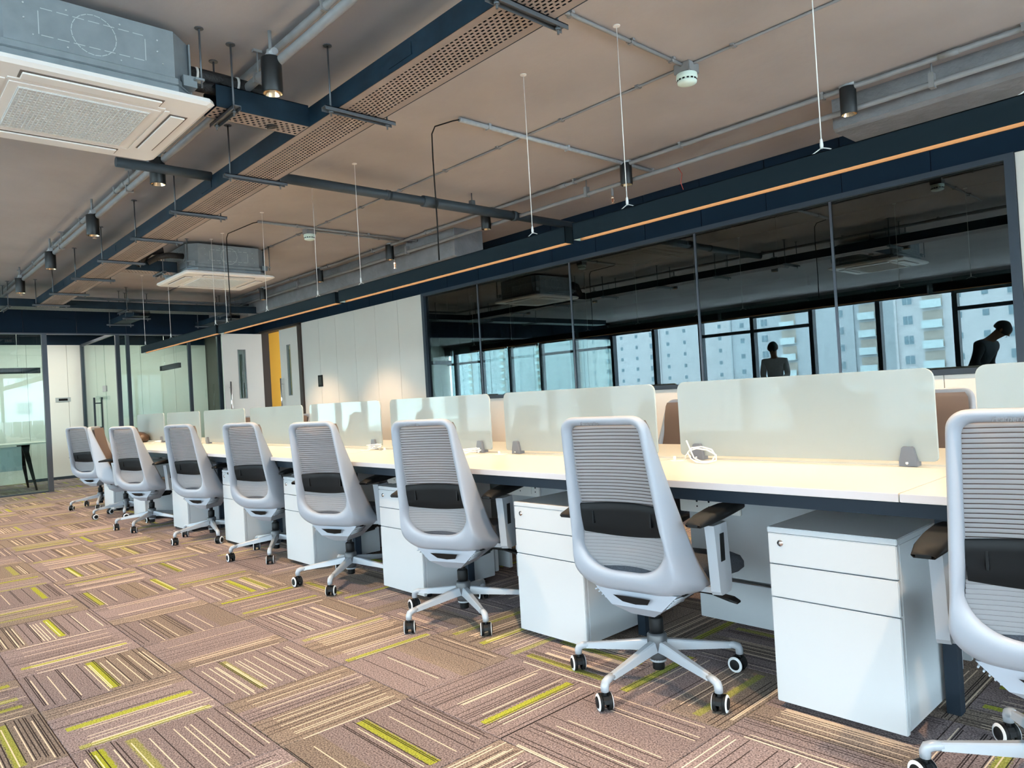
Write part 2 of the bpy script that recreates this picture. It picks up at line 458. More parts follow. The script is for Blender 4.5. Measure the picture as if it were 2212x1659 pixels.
# ---- dark glazed band of the back wall
win = empty('window_1', (0, YB, 0)); win['kind'] = 'structure'
fr = MB()
fr.box((-7.60, -0.018, 2.372), (-1.18, 0.06, ZF)); fr.box((-7.60, -0.018, 1.028), (-1.18, 0.06, 1.066))
fr.box((-7.60, -0.018, 1.066), (-7.545, 0.06, 2.372)); fr.box((-1.235, -0.018, 1.066), (-1.18, 0.06, 2.372))
fr.build('window_frame', MT['frame'], win)
mx = [-7.545, -6.513, -5.039, -3.548, -2.36, -1.235]
for a, b in zip(mx, mx[1:]):
    MB().box((a + 0.003, 0.018, 1.066), (b - 0.003, 0.026, 2.372)).build('glass_pane', MT['tint'], win)
for a in mx[1:-1]:
    MB().box((a - 0.009, 0.012, 1.066), (a + 0.009, 0.032, 2.372)).build('mullion', MT['greyframe'], win)

# ---- dim meeting room behind the dark glass
rm = MB()
rm.box((-8.9, 8.2, 0), (5.1, 8.3, ZC)); rm.box((-8.9, YB + 0.12, 0), (-8.8, 8.2, ZC)); rm.box((5.0, YB, 0), (5.1, 8.2, ZC))
struct('wall_meeting_room', rm, mat('dim_grey_wall', (0.22, 0.24, 0.24), 0.8))
wp = empty('wall_wood', (0, 6.25, 0)); wp['kind'] = 'structure'
for k in range(6):
    MB().cbox((-8.75 + k * 0.235, 0, 0.0), (-8.75 + k * 0.235 + 0.232, 0.04, ZC), 0.002).build('wood_panel', MT['wood'], wp)

# ---- double door at the far end of the back wall
door = empty('door_1', (-12.45, YB, 0)); door['kind'] = 'structure'
df = MB()
df.box((-0.07, -0.03, 0), (0.0, 0.12, ZF)); df.box((1.40, -0.03, 0), (1.50, 0.12, ZF)); df.box((-0.07, -0.03, 2.385), (1.50, 0.12, ZF + 0.01))
df.build('door_frame', MT['doorframe'], door)
def leaf(parent, closed):
    """leaf lies along +x from its hinge at the origin"""
    W, H, T = 0.695, 2.37, 0.04
    v0, v1, w0, w1 = 0.30, 0.44, 1.25, 2.10
    mb = MB()
    mb.box((0, 0, 0.01), (v0, T, H)); mb.box((v1, 0, 0.01), (W, T, H)); mb.box((v0, 0, 0.01), (v1, T, w0)); mb.box((v0, 0, w1), (v1, T, H))
    o = mb.build('door_leaf', MT['white'], parent)
    MB().box((v0, 0.015, w0), (v1, 0.025, w1)).build('vision_pane', glass('vision_glass', (0.55, 0.68, 0.66), 0.18), o)
    e = MB(); e.box((v0, -0.004, w0), (v0 + 0.01, T + 0.004, w1)); e.box((v1 - 0.01, -0.004, w0), (v1, T + 0.004, w1)); e.box((v0, -0.004, w0), (v1, T + 0.004, w0 + 0.01)); e.box((v0, -0.004, w1 - 0.01), (v1, T + 0.004, w1))
    e.build('vision_trim', MT['screenprint'], o)
    h = MB()
    for yy in (-0.055, T + 0.055):
        h.tube([(W - 0.09, yy, 0.85), (W - 0.09, yy, 1.55)], 0.014, 10)
        for zz in (0.95, 1.45): h.tube([(W - 0.09, yy, zz), (W - 0.09, T / 2, zz)], 0.008, 8)
    h.build('pull_handle', MT['chrome'], o)
    return o
l1 = leaf(door, False); l1.location = (0.01, -0.035, 0); l1.rotation_euler = (0, 0, -PI / 2)
l2 = leaf(door, True); l2.location = (1.395, 0.03, 0); l2.rotation_euler = (0, 0, PI); 
# lit yellow corridor behind the door
cr = empty('wall_corridor', (0, 0, 0)); cr['kind'] = 'structure'
MB().box((-12.75, YB + 0.12, 0), (-12.65, 9.6, ZC)).build('yellow_wall', MT['yellow'], cr)
MB().box((-12.7, 9.6, 0), (-9.0, 9.7, ZC)).build('end_wall', MT['white'], cr)
MB().box((-9.0, YB + 0.12, 0), (-8.9, 9.7, ZC)).build('side_wall', MT['white'], cr)
MB().box((-12.0, 9.55, 0), (-11.2, 9.6, 2.1)).build('dark_doorway', MT['doorframe'], cr)
cl = empty('corridor_lamp', (-11.9, 7.6, 2.5)); tag(cl, 'short glowing white ceiling lamp in the yellow corridor beyond the door', 'lamp')
MB().cbox((-0.5, -0.05, 0), (0.5, 0.05, 0.05)).build('housing', MT['whiteplastic'], cl)
MB().box((-0.49, -0.04, -0.006), (0.49, 0.04, -0.001)).build('diffuser', MT['lampwhite'], cl)
MB().tube([(0, 0, 0.05), (0, 0, ZC - 2.5)], 0.004, 6).build('stem', MT['cable'], cl)

# ---- far end: fascia, glass partitions, white wall
wall_far = empty('wall_far', (0, 0, 0)); wall_far['kind'] = 'structure'
y = YB
while y > YW:
    MB().cbox((XF - 0.04, max(y - 0.70, YW) + 0.002, 2.395), (XF, y - 0.002, ZC), 0.0015).build('fascia_panel', MT['navy'], wall_far); y -= 0.70
MB().box((XF - 0.05, YW, 2.372), (XF + 0.012, YB, 2.393)).build('head_trim', MT['greyframe'], wall_far)
y = YB
while y > 0.7:
    MB().cbox((XW - 0.03, max(y - 0.62, 0.5) + 0.002, 0.0), (XW, y - 0.002, 2.42), 0.0015).build('wall_panel', MT['white'], wall_far); y -= 0.62
MB().box((XW - 0.03, 0.5, 2.42), (XW - 0.005, YB, ZC)).build('upper_panel', MT['navy'], wall_far)
MB().box((XW - 0.12, 0.5, 0), (XW - 0.031, YB, ZC)).build('wall_core', MT['joint'], wall_far)
MB().box((XW, 2.3, 0), (XW + 0.012, YB, 0.05)).build('skirting', MT['frame'], wall_far)

part = empty('wall_partition_left', (XF, 0, 0)); part['kind'] = 'structure'
MB().box((-0.035, 2.225, 0), (0.035, 2.29, 2.37)).build('post', MT['greyframe'], part)
MB().box((-0.03, YW, 0), (0.03, 2.225, 0.02)).build('sill_channel', MT['frame'], part)
for a, b in ((2.225, 0.75), (0.75, -0.75), (-0.75, -2.25), (-2.25, -4.5)):
    MB().box((-0.006, b + 0.003, 0.02), (0.006, a - 0.003, 2.37)).build('glass_pane', MT['clear'], part)

part = empty('wall_partition_right', (0, 0, 0)); part['kind'] = 'structure'
YP = 3.26
pf = [((XF - 0.035, YP - 0.03, 0), (XF + 0.02, YP + 0.03, 2.37)), ((XF - 0.035, 3.385, 0), (XF + 0.02, 3.435, 2.37)), ((XF - 0.03, 4.34, 0), (XF + 0.02, 4.39, 2.37)), ((XF - 0.035, 4.84, 0), (XF + 0.02, 4.90, 2.37)), ((-15.17, YP - 0.03, 0), (-15.10, YP + 0.03, 2.42))]
for a, b in pf: MB().box(a, b).build('post', MT['frame'], part)
MB().box((-15.1, YP - 0.02, 2.39), (XF - 0.035, YP + 0.02, 2.43)).build('head_rail', MT['greyframe'], part)
MB().box((XF - 0.03, 3.29, 0), (XF + 0.02, 4.84, 0.03)).build('sill_channel', MT['frame'], part)
for a, b in ((3.435, 4.34), (4.39, 4.84), (3.29, 3.385)):
    MB().box((XF - 0.006, a, 0.03), (XF + 0.006, b, 2.37)).build('glass_pane', MT['clear'], part)
MB().box((-13.62, YP - 0.006, 0.02), (XF - 0.04, YP + 0.006, 2.39)).build('glass_pane', MT['clear'], part)
MB().box((XF - 0.04, 4.90, 0), (XF, YB, 2.372)).build('end_panel', MT['white'], part)
door2 = empty('door_2', (0, YP, 0)); door2['kind'] = 'structure'
MB().box((-15.09, -0.006, 0.02), (-13.64, 0.006, 2.38)).build('glass_leaf', MT['clear'], door2)
h = MB()
for s in (-1, 1):
    h.box((-14.20, s * 0.06 - 0.014, 0.80), (-14.17, s * 0.06 + 0.014, 1.42))
    for z in (0.90, 1.32): h.box((-14.195, 0, z - 0.01), (-14.175, s * 0.06, z + 0.01))
h.build('pull_handle', MT['frame'], door2)
MB().box((-13.80, -0.012, 1.50), (-13.58, 0.012, 1.60)).build('lock_patch', MT['screenprint'], door2)

sg = empty('room_sign', (XW, 2.93, 1.43)); tag(sg, 'small grey nameplate with dark insert on white wall at far left', 'sign')
MB().cbox((0, -0.12, -0.04), (0.012, 0.12, 0.04), 0.002).build('plate', mat('sign_plate', (0.36, 0.38, 0.38), 0.4), sg)
MB().box((0.012, -0.07, -0.02), (0.016, 0.07, 0.02)).build('insert', MT['black'], sg)

# ---- window wall behind the camera (seen mirrored in the dark glass)
wall_win = empty('wall_window', (0, YW, 0)); wall_win['kind'] = 'structure'
MB().box((-20.2, -0.12, -0.2), (5.1, 0.0, 0.30)).build('spandrel', MT['white'], wall_win)
MB().box((-20.2, -0.12, 2.62), (5.1, 0.0, ZC)).build('lintel', MT['slab'], wall_win)
mulls = [-4.42 + 1.39 * k for k in range(-11, 7)]
mulls = [m_ for m_ in mulls if -19.9 < m_ < 5]
for m_ in mulls: MB().box((m_ - 0.045, -0.11, 0.30), (m_ + 0.045, 0.05, 2.62)).build('mullion', MT['frame'], wall_win)
edges = [-20.2] + mulls + [5.1]
for k, (a, b) in enumerate(zip(edges, edges[1:])):
    MB().box((a + 0.04, -0.07, 0.30), (b - 0.04, -0.06, 2.62)).build('glass_pane', MT['winglass'], wall_win)
    if k % 4 in (0, 1): MB().box((a + 0.04, -0.09, 2.14), (b - 0.04, 0.03, 2.21)).build('transom', MT['frame'], wall_win)
for k, (a, b) in enumerate(zip(edges, edges[1:])):
    zb = 2.50 if k % 3 else 2.47
    bl = empty('roller_blind', ((a + b) / 2, YW + 0.10, 2.70)); w = (b - a) / 2
    tag(bl, 'grey roller blind behind the camera, %s window bay counted from the glass rooms' % ORD[k], 'blind', 'roller blinds along the windows')
    MB().tube([(-w + 0.01, 0, 0.04), (w - 0.01, 0, 0.04)], 0.03, 12).build('roller', MT['blind'], bl)
    MB().box((-w + 0.015, -0.002, zb - 2.70), (w - 0.015, 0.002, 0.04)).build('fabric', MT['blind'], bl)
    MB().cbox((-w + 0.012, -0.008, zb - 2.715), (w - 0.012, 0.008, zb - 2.695), 0.003).build('bottom_bar', MT['greyframe'], bl)
wall_r = empty('wall_right', (5.05, 0, 0)); wall_r['kind'] = 'structure'
MB().box((0, YW, -0.2), (0.12, YB, 0.30)).build('spandrel', MT['white'], wall_r)
MB().box((0, YW, 2.62), (0.12, YB, ZC)).build('lintel', MT['slab'], wall_r)
ym = [YW + 1.43 * k for k in range(8)]
for a in ym: MB().box((-0.03, a - 0.045, 0.30), (0.11, a + 0.045, 2.62)).build('mullion', MT['frame'], wall_r)
for a, b in zip(ym, ym[1:]): MB().box((0.06, a + 0.04, 0.30), (0.07, b - 0.04, 2.62)).build('glass_pane', MT['winglass'], wall_r)
struct('wall_left', MB().box((-20.3, YW - 0.1, 0), (-20.2, 0.6, ZC)).box((-20.2, 0.5, 0), (-15.33, 0.6, ZC)).box((-15.45, 0.6, 0), (-15.33, 9.7, ZC)), MT['white'])

# ---- apartment blocks across the street
def block(name, label, x0, x1, yf, depth, zb, zt, m, seed, cols, tone):
    rnd = random.Random(seed)
    r = empty(name, ((x0 + x1) / 2, yf, zb)); tag(r, label, 'building')
    W = x1 - x0; H = zt - zb
    MB().box((-W / 2, -depth, 0), (W / 2, 0, H)).build('wall', m, r)
    cw = W / cols; fl = 3.0
    me_w = MB()
    me_w.box((-0.75, -0.02, 0), (0.75, 0.12, 1.45))
    wframe = me_w.mesh('window', MT['facade'])
    pane = MB().box((-0.66, 0.10, 0.09), (-0.03, 0.14, 1.36)).box((0.03, 0.10, 0.09), (0.66, 0.14, 1.36)).mesh('pane', MT['extglass'])
    rec = MB().box((-1.35, 0.0, 0), (1.35, 0.06, 2.45)).mesh('balcony', MT['balcony'])
    rail = MB().box((-1.40, 0.75, 0), (1.40, 0.80, 1.05)).box((-1.40, 0.0, -0.15), (1.40, 0.8, 0.0)).mesh('railing', MT['railing'])
    small = MB().box((-0.4, 0.0, 0), (0.4, 0.10, 0.9)).mesh('window', MT['extglass'])
    z = 1.2
    while z < H - 2.6:
        for c in range(cols):
            x = -W / 2 + cw * (c + 0.5)
            kind = tone[c % len(tone)]
            if kind == 'w':
                o = bpy.data.objects.new('window', wframe); COL.objects.link(o); o.parent = r; o.location = (x, 0, z + 0.6)
                q = bpy.data.objects.new('pane', pane); COL.objects.link(q); q.parent = o
            elif kind == 'b':
                o = bpy.data.objects.new('balcony', rec); COL.objects.link(o); o.parent = r; o.location = (x, 0, z)
                q = bpy.data.objects.new('railing', rail); COL.objects.link(q); q.parent = o
            else:
                o = bpy.data.objects.new('window', small); COL.objects.link(o); o.parent = r; o.location = (x, 0, z + 0.9)
        z += fl
    for c in range(0, cols, 5):
        MB().box((-W / 2 + cw * c - 0.15, 0, 0), (-W / 2 + cw * c + 0.15, 0.35, H)).build('pilaster', m, r)
    MB().box((-W / 2 - 0.2, 0, H - 0.4), (W / 2 + 0.2, 0.4, H)).build('parapet', m, r)
    return r
block('apartment_block', 'tall white apartment block with balconies mirrored at right of dark glass', -42, -8, -108, 14, -9, 18, MT['facade'], 1, 10, 'wbsswb')
block('apartment_block', 'grey apartment block beside the white one, mirrored mid glass', -76, -43, -118, 14, -9, 27, MT['facade2'], 2, 7, 'swb')
block('apartment_block', 'pale distant apartment block with small windows mirrored at left of glass', -142, -80, -150, 14, -9, 20, MT['facade'], 3, 12, 'sws')
block('apartment_block', 'far hazy apartment block mirrored in the leftmost panes of dark glass', -290, -160, -215, 14, -9, 26, MT['facade2'], 5, 22, 'wsbs')
block('apartment_block', 'ochre apartment block rising behind the white ones, reflected only', -6, 20, -125, 14, -9, 22, MT['facade3'], 4, 7, 'wsb')
_e = block('apartment_block', 'white apartment block beyond the right end windows, mirrored in the left glass room wall', -45, 45, 0, 14, -9, 7, MT['facade'], 6, 26, 'wbsswb')
_e.location = (72, -4, -9); _e.rotation_euler = (0, 0, PI / 2)
struct('ground_street', MB().box((-260, -320, -9.2), (160, YW - 8, -9)), mat('street', (0.35, 0.36, 0.35), 0.9, noise=0.2, nscale=0.2))

# ================================================================== CEILING SERVICES
def slot_panel(x0, x1, y0, y1, z, pitch, rows, sl, sw, margin, along='x', stagger=True):
    """sheet with real slots: outer quads with an octagonal hole per cell; along = long axis of the tray"""
    mb = MB()
    L0, L1, W0, W1 = (x0, x1, y0, y1) if along == 'x' else (y0, y1, x0, x1)
    def P(l, w): return (l, w, z) if along == 'x' else (w, l, z)
    mb.add([P(L0, W0), P(L1, W0), P(L1, W0 + margin), P(L0, W0 + margin)], [(0, 1, 2, 3)])
    mb.add([P(L0, W1 - margin), P(L1, W1 - margin), P(L1, W1), P(L0, W1)], [(0, 1, 2, 3)])
    rw = (W1 - W0 - 2 * margin) / rows
    n = max(1, int((L1 - L0) / pitch)); pl = (L1 - L0) / n
    for r in range(rows):
        wc = W0 + margin + rw * (r + 0.5)
        off = 0.5 * pl if (stagger and r % 2) else 0.0
        if off:
            mb.add([P(L0, wc - rw / 2), P(L0 + off, wc - rw / 2), P(L0 + off, wc + rw / 2), P(L0, wc + rw / 2)], [(0, 1, 2, 3)])
            mb.add([P(L1 - off, wc - rw / 2), P(L1, wc - rw / 2), P(L1, wc + rw / 2), P(L1 - off, wc + rw / 2)], [(0, 1, 2, 3)])
        for k in range(n - (1 if off else 0)):
            lc = L0 + off + pl * (k + 0.5)
            a, b = pl / 2, rw / 2; sa, sb = sl / 2, sw / 2; ch = sb * 0.6
            o = [P(lc - a, wc - b), P(lc + a, wc - b), P(lc + a, wc + b), P(lc - a, wc + b)]
            i = [P(lc - sa + ch, wc - sb), P(lc + sa - ch, wc - sb), P(lc + sa, wc - sb + ch), P(lc + sa, wc + sb - ch), P(lc + sa - ch, wc + sb), P(lc - sa + ch, wc + sb), P(lc - sa, wc + sb - ch), P(lc - sa, wc - sb + ch)]
            mb.add(o + i, [(0, 1, 5, 4), (1, 6, 5), (1, 2, 7, 6), (2, 8, 7), (2, 3, 9, 8), (3, 10, 9), (3, 0, 11, 10), (0, 4, 11)])
    return mb

def trapeze(parent, x, y0, y1, z, along='x', ztop=ZC):
    """pair of threaded rods and a strut channel carrying a tray"""
    M = (lambda a, b: (a, b)) if along == 'x' else (lambda a, b: (b, a))
    for yy in (y0 - 0.035, y1 + 0.035):
        a = M(x, yy)
        t = MB().tube([(a[0], a[1], z - 0.045), (a[0], a[1], ztop - 0.004)], 0.005, 6)
        t.lathe([(0.022, ztop - 0.004), (0.022, ztop)], 10, TR(a[0], a[1], 0))
        t.lathe([(0.011, z - 0.028), (0.011, z - 0.018)], 6, TR(a[0], a[1], 0))
        t.build('hanger_rod', MT['strut'], parent)
    p0 = M(x - 0.02, y0 - 0.075); p1 = M(x + 0.02, y1 + 0.075)
    mb = MB()
    lo = (min(p0[0], p1[0]), min(p0[1], p1[1])); hi = (max(p0[0], p1[0]), max(p0[1], p1[1]))
    if along == 'x':
        mb.box((lo[0], lo[1], z - 0.006), (hi[0], hi[1], z - 0.002)); mb.box((lo[0], lo[1], z - 0.022), (lo[0] + 0.003, hi[1], z - 0.002)); mb.box((hi[0] - 0.003, lo[1], z - 0.022), (hi[0], hi[1], z - 0.002))
    else:
        mb.box((lo[0], lo[1], z - 0.006), (hi[0], hi[1], z - 0.002)); mb.box((lo[0], lo[1], z - 0.022), (hi[0], lo[1] + 0.003, z - 0.002)); mb.box((lo[0], hi[1] - 0.003, z - 0.022), (hi[0], hi[1], z - 0.002))
    mb.build('strut_channel', MT['strut'], parent)

ZT = 2.525
# main tray along the desks
tr = empty('cable_tray', (0, 0, 0)); tag(tr, 'long navy cable tray with slotted underside running the length of the ceiling', 'cable tray')
slot_panel(-10.85, 0.6, 1.842, 2.095, ZT, 0.030, 9, 0.019, 0.009, 0.035, 'x').build('perforated_base', MT['traybase'], tr)
s = MB(); s.box((-10.85, 1.838, ZT - 0.001), (0.6, 1.842, ZT + 0.095)); s.box((-10.85, 2.095, ZT - 0.001), (0.6, 2.099, ZT + 0.095))
s.build('side_wall', MT['tray'], tr)
MB().box((-10.85, 1.838, ZT + 0.095), (0.6, 2.099, ZT + 0.098)).build('cover', MT['tray'], tr)  # unseen lid added to the open tray so its slots look black
for x in (-0.5, -1.93, -3.16, -4.42, -5.43, -6.40, -7.45, -8.5, -9.6, -10.6): trapeze(tr, x, 1.842, 2.095, ZT)
for x in (-2.6, -4.9, -7.2, -9.3): 
    for yy in (1.836, 2.097):
        MB().box((x - 0.09, yy - 0.002, ZT + 0.02), (x + 0.09, yy + 0.004, ZT + 0.075)).build('splice_plate', MT['tray'], tr)

# short tray from the near cassette to the main tray
tr = empty('cable_tray', (0, 0, 0)); tag(tr, 'short navy tray with round holes joining near air conditioner to the main tray', 'cable tray')
slot_panel(-3.60, -3.45, 1.36, 1.838, ZT, 0.030, 5, 0.015, 0.015, 0.012, 'y').build('perforated_base', MT['traybase'], tr)
s = MB(); s.box((-3.605, 1.36, ZT), (-3.60, 1.838, ZT + 0.11)); s.box((-3.45, 1.36, ZT), (-3.445, 1.838, ZT + 0.11)); s.box((-3.605, 1.36, ZT + 0.106), (-3.445, 1.838, ZT + 0.11))
s.build('side_wall', MT['tray'], tr)
trapeze(tr, 1.43, -3.60, -3.45, ZT, 'y')

# short tray toward the second cassette
tr = empty('cable_tray', (0, 0, 0)); tag(tr, 'short grey-blue tray between main tray and the second air conditioner', 'cable tray')
slot_panel(-8.02, -7.86, 2.10, 2.60, ZT, 0.030, 4, 0.015, 0.012, 0.012, 'y').build('perforated_base', MT['traybase'], tr)
s = MB(); s.box((-8.025, 2.10, ZT), (-8.02, 2.60, ZT + 0.11)); s.box((-7.86, 2.10, ZT), (-7.855, 2.60, ZT + 0.11)); s.box((-8.025, 2.10, ZT + 0.106), (-7.855, 2.60, ZT + 0.11))
s.build('side_wall', MT['tray'], tr)
trapeze(tr, 2.45, -8.02, -7.86, ZT, 'y')

# cross tray at the far end with stubs to the fascia
tr = empty('cable_tray', (0, 0, 0)); tag(tr, 'navy tray crossing the room in front of the far fascia', 'cable tray')
slot_panel(-11.17, -10.87, -2.0, 5.0, ZT, 0.045, 8, 0.03, 0.012, 0.03, 'y').build('perforated_base', MT['strut'], tr)
s = MB(); s.box((-11.175, -2.0, ZT), (-11.17, 5.0, ZT + 0.10)); s.box((-10.87, -2.0, ZT), (-10.865, 5.0, ZT + 0.10)); s.box((-11.175, -2.0, ZT + 0.097), (-10.865, 5.0, ZT + 0.10))
s.build('side_wall', MT['tray'], tr)
for yy in (0.3, 1.55, 2.9, 4.3): trapeze(tr, yy, -11.17, -10.87, ZT, 'y')
for yy, lab in ((3.05, 'short navy tray stub from cross tray to far fascia, left one'), (4.35, 'short navy tray stub from cross tray to far fascia, right one')):
    tr = empty('cable_tray', (0, 0, 0)); tag(tr, lab, 'cable tray')
    MB().box((-12.4, yy, ZT - 0.05), (-11.1, yy + 0.22, ZT - 0.047)).build('tray_base', MT['tray'], tr)
    s = MB(); s.box((-12.4, yy, ZT - 0.05), (-11.1, yy + 0.004, ZT + 0.03)); s.box((-12.4, yy + 0.216, ZT - 0.05), (-11.1, yy + 0.22, ZT + 0.03)); s.build('side_wall', MT['tray'], tr)
    trapeze(tr, -11.35, yy, yy + 0.22, ZT - 0.05); trapeze(tr, -12.2, yy, yy + 0.22, ZT - 0.05)

# ---- cassette air conditioners
def cassette(name, label, cx, cy, zb, rz=0.0, detail=True, knock=True):
    r = empty(name, (cx, cy, zb), rz); tag(r, label, 'air conditioner', 'ceiling cassettes')
    h = 0.475
    def ring(a, z, c): return [(-a + c, -a, z), (a - c, -a, z), (a, -a + c, z), (a, a - c, z), (a - c, a, z), (-a + c, a, z), (-a, a - c, z), (-a, -a + c, z)]
    MB().loft([ring(h - 0.02, 0.0, 0.02), ring(h, 0.012, 0.025), ring(h - 0.005, 0.030, 0.025), ring(h - 0.04, 0.045, 0.03)], True, True, False).build('panel', MT['acwhite'], r)
    MB().box((-0.29, -0.29, -0.006), (0.29, 0.29, 0.001)).build('intake_frame', MT['acwhite'], r)
    gm = MB(); gm.box((-0.255, -0.255, -0.0085), (0.255, 0.255, -0.0062)); o = gm.build('intake_grille', MT['acgrille'], r)
    bars = MB()
    for k in range(32):
        t = -0.248 + k * 0.016
        bars.box((-0.252, t - 0.003, -0.012), (0.252, t + 0.003, -0.0085))
    for k in range(17):
        t = -0.248 + k * 0.031
        bars.box((t - 0.002, -0.252, -0.011), (t + 0.002, 0.252, -0.0085))
    tag(bars.build('grille_bars', MT['acgrille'], o), kind='stuff')
    for k in range(4):
        M = RZ(k * PI / 2)
        MB().box((-0.27, 0.335, -0.002), (0.27, 0.415, 0.0005), M).build('outlet_slot', MT['acgrey'], r)
        MB().cbox((-0.262, 0.340, -0.010), (0.262, 0.405, -0.003), 0.002, M @ TR(0, 0, 0)).build('louver', MT['acwhite'], r)
        MB().box((-0.30, 0.305, -0.004), (0.30, 0.325, 0.0005), M).build('trim_rib', MT['acwhite'], r)
    c0 = 0.09
    body = MB().loft([ring(0.42, 0.045, c0), ring(0.42, 0.075, c0), ring(0.412, 0.08, c0), ring(0.42, 0.085, c0), ring(0.42, 0.11, c0), ring(0.41, 0.116, c0), ring(0.41, 0.325, c0)], True, True, False).build('casing', MT['steel'], r)
    for sx in (-1, 1):
        for sy in (-1, 1):
            b = MB(); b.box((sx * 0.385 - 0.03, sy * 0.385 - 0.03, 0.09), (sx * 0.385 + 0.03, sy * 0.385 + 0.03, 0.14)); b.box((sx * 0.42 - 0.02, sy * 0.42 - 0.02, 0.12), (sx * 0.42 + 0.02, sy * 0.42 + 0.02, 0.13))
            b.build('bracket', MT['steel'], r)
            MB().tube([(sx * 0.43, sy * 0.43, 0.09), (sx * 0.43, sy * 0.43, ZC - zb - 0.003)], 0.005, 6).lathe([(0.02, ZC - zb - 0.003), (0.02, ZC - zb)], 10, TR(sx * 0.43, sy * 0.43, 0)).build('hanger_rod', MT['strut'], r)
    if knock:
        for k in range(4):
            M = RZ(k * PI / 2) @ TR(0, -0.4105, 0.215)
            kk = MB(); w, hh = 0.20, 0.055
            def dash(p, q, n):
                for i in range(n):
                    a = i / n + 0.02; b2 = (i + 1) / n - 0.12 / n
                    x0, z0 = p[0] + (q[0] - p[0]) * a, p[1] + (q[1] - p[1]) * a
                    x1, z1 = p[0] + (q[0] - p[0]) * b2, p[1] + (q[1] - p[1]) * b2
                    dx, dz = x1 - x0, z1 - z0; l = math.hypot(dx, dz) or 1; nx, nz = -dz / l * 0.0016, dx / l * 0.0016
                    kk.add([(x0 - nx, -0.0015, z0 - nz), (x1 - nx, -0.0015, z1 - nz), (x1 + nx, -0.0015, z1 + nz), (x0 + nx, -0.0015, z0 + nz)], [(0, 1, 2, 3)], M)
            dash((-w, -hh), (w, -hh), 7); dash((-w, hh), (w, hh), 7); dash((-w, -hh), (-w, hh), 1); dash((w, -hh), (w, hh), 1)
            for i in range(20):
                a0, a1 = 2 * PI * i / 20, 2 * PI * (i + 1) / 20
                dash((0.085 * math.cos(a0), 0.085 * math.sin(a0)), (0.085 * math.cos(a1), 0.085 * math.sin(a1)), 1)
            for (px, pz) in ((-0.25, 0.0), (-0.25, 0.06), (0.25, 0.0), (0.25, 0.05), (-0.1, 0.075), (0.1, 0.075), (-0.1, -0.08), (0.1, -0.08), (0.27, -0.05), (-0.22, -0.06)):
                kk.lathe([(0.004, 0.0), (0.004, 0.003), (0.002, 0.004)], 8, M @ TR(px, 0, pz) @ RX(PI / 2))
            tag(kk.build('knockout_outline', MT['steel_line'], r), kind='stuff')
        for sx in (-1, 1):
            for sy in (-1, 1):
                MB().box((sx * 0.325 - 0.012, sy * 0.414 - 0.004, 0.05), (sx * 0.325 + 0.012, sy * 0.414 + 0.004, 0.322)).build('corner_seam', MT['steel'], r)
    return r
ac1 = cassette('cassette_air_conditioner', 'nearest ceiling cassette with white panel and bare steel casing, upper left', -3.78, 0.83, 2.465)
ac2 = cassette('cassette_air_conditioner', 'farther ceiling cassette with white panel hanging above the desk row', -8.02, 3.05, 2.475)
ac3 = cassette('cassette_air_conditioner', 'ceiling cassette inside the dark meeting room, seen through the glass', -4.72, 6.22, 2.43, 0, True, False)

# insulated refrigerant pipes between near cassette and the tray
rp = empty('refrigerant_pipes', (0, 0, 0)); tag(rp, 'black lagged refrigerant pipes leaving the nearest cassette', 'pipe')
for (z, r_, y1, x) in ((2.70, 0.034, 1.62, -3.55), (2.635, 0.028, 1.58, -3.52)):
    MB().tube([(x, 1.24, z), (x, 1.42, z), (x, y1, z - 0.005), (x - 0.02, y1 + 0.08, z - 0.05), (x - 0.02, y1 + 0.10, z - 0.12)], r_, 12).build('lagging', MT['foam'], rp)
for yy in (1.30, 1.50): MB().tube([(-3.55, yy, 2.70), (-3.55, yy + 0.012, 2.70)], 0.037, 12).build('cable_tie', MT['whiteplastic'], rp)
rp = empty('refrigerant_pipes', (0, 0, 0)); tag(rp, 'black lagged refrigerant pipes curving from the farther cassette', 'pipe')
MB().tube([(-7.75, 2.64, 2.68), (-7.75, 2.50, 2.68), (-7.76, 2.40, 2.66), (-7.80, 2.30, 2.60)], 0.03, 12).build('lagging', MT['foam'], rp)
MB().tube([(-7.80, 2.45, 2.74), (-7.82, 2.33, 2.72), (-7.85, 2.25, 2.64), (-7.86, 2.20, 2.58)], 0.045, 12).build('lagging', MT['foam'], rp)
MB().lathe([(0.055, 0), (0.055, 0.01)], 16, TR(-7.75, 2.64, 2.68) @ RX(PI / 2)).build('flange', MT['steel'], rp)

# ---- pipes and conduits
def clip(parent, p, r, m, up=0.0):
    mb = MB(); x, y, z = p
    mb.box((x - 0.008, y - r - 0.004, z - r - 0.004), (x + 0.008, y + r + 0.004, z + r + 0.004))
    mb.box((x - 0.010, y - 0.022, ZC - 0.012), (x + 0.010, y + 0.022, ZC))
    mb.tube([(x, y, z), (x, y, ZC)], 0.004, 6)
    mb.build('clip', m, parent)
def clip_y(parent, p, r, m):
    mb = MB(); x, y, z = p
    mb.box((x - r - 0.004, y - 0.008, z - r - 0.004), (x + r + 0.004, y + 0.008, z + r + 0.004))
    mb.box((x - 0.022, y - 0.010, ZC - 0.012), (x + 0.022, y + 0.010, ZC))
    mb.tube([(x, y, z), (x, y, ZC)], 0.004, 6)
    mb.build('clip', m, parent)
def run_x(name, label, x0, x1, y, z, r, m, clips, cat='conduit', couplers=()):
    o = empty(name, (0, 0, 0)); tag(o, label, cat)
    MB().tube([(x0, y, z), (x1, y, z)], r, 12).build('pipe', m, o)
    for c in clips: clip(o, (c, y, z), r, m)
    for c in couplers: MB().tube([(c - 0.05, y, z), (c + 0.05, y, z)], r * 1.22, 12).build('coupler', m, o)
    return o
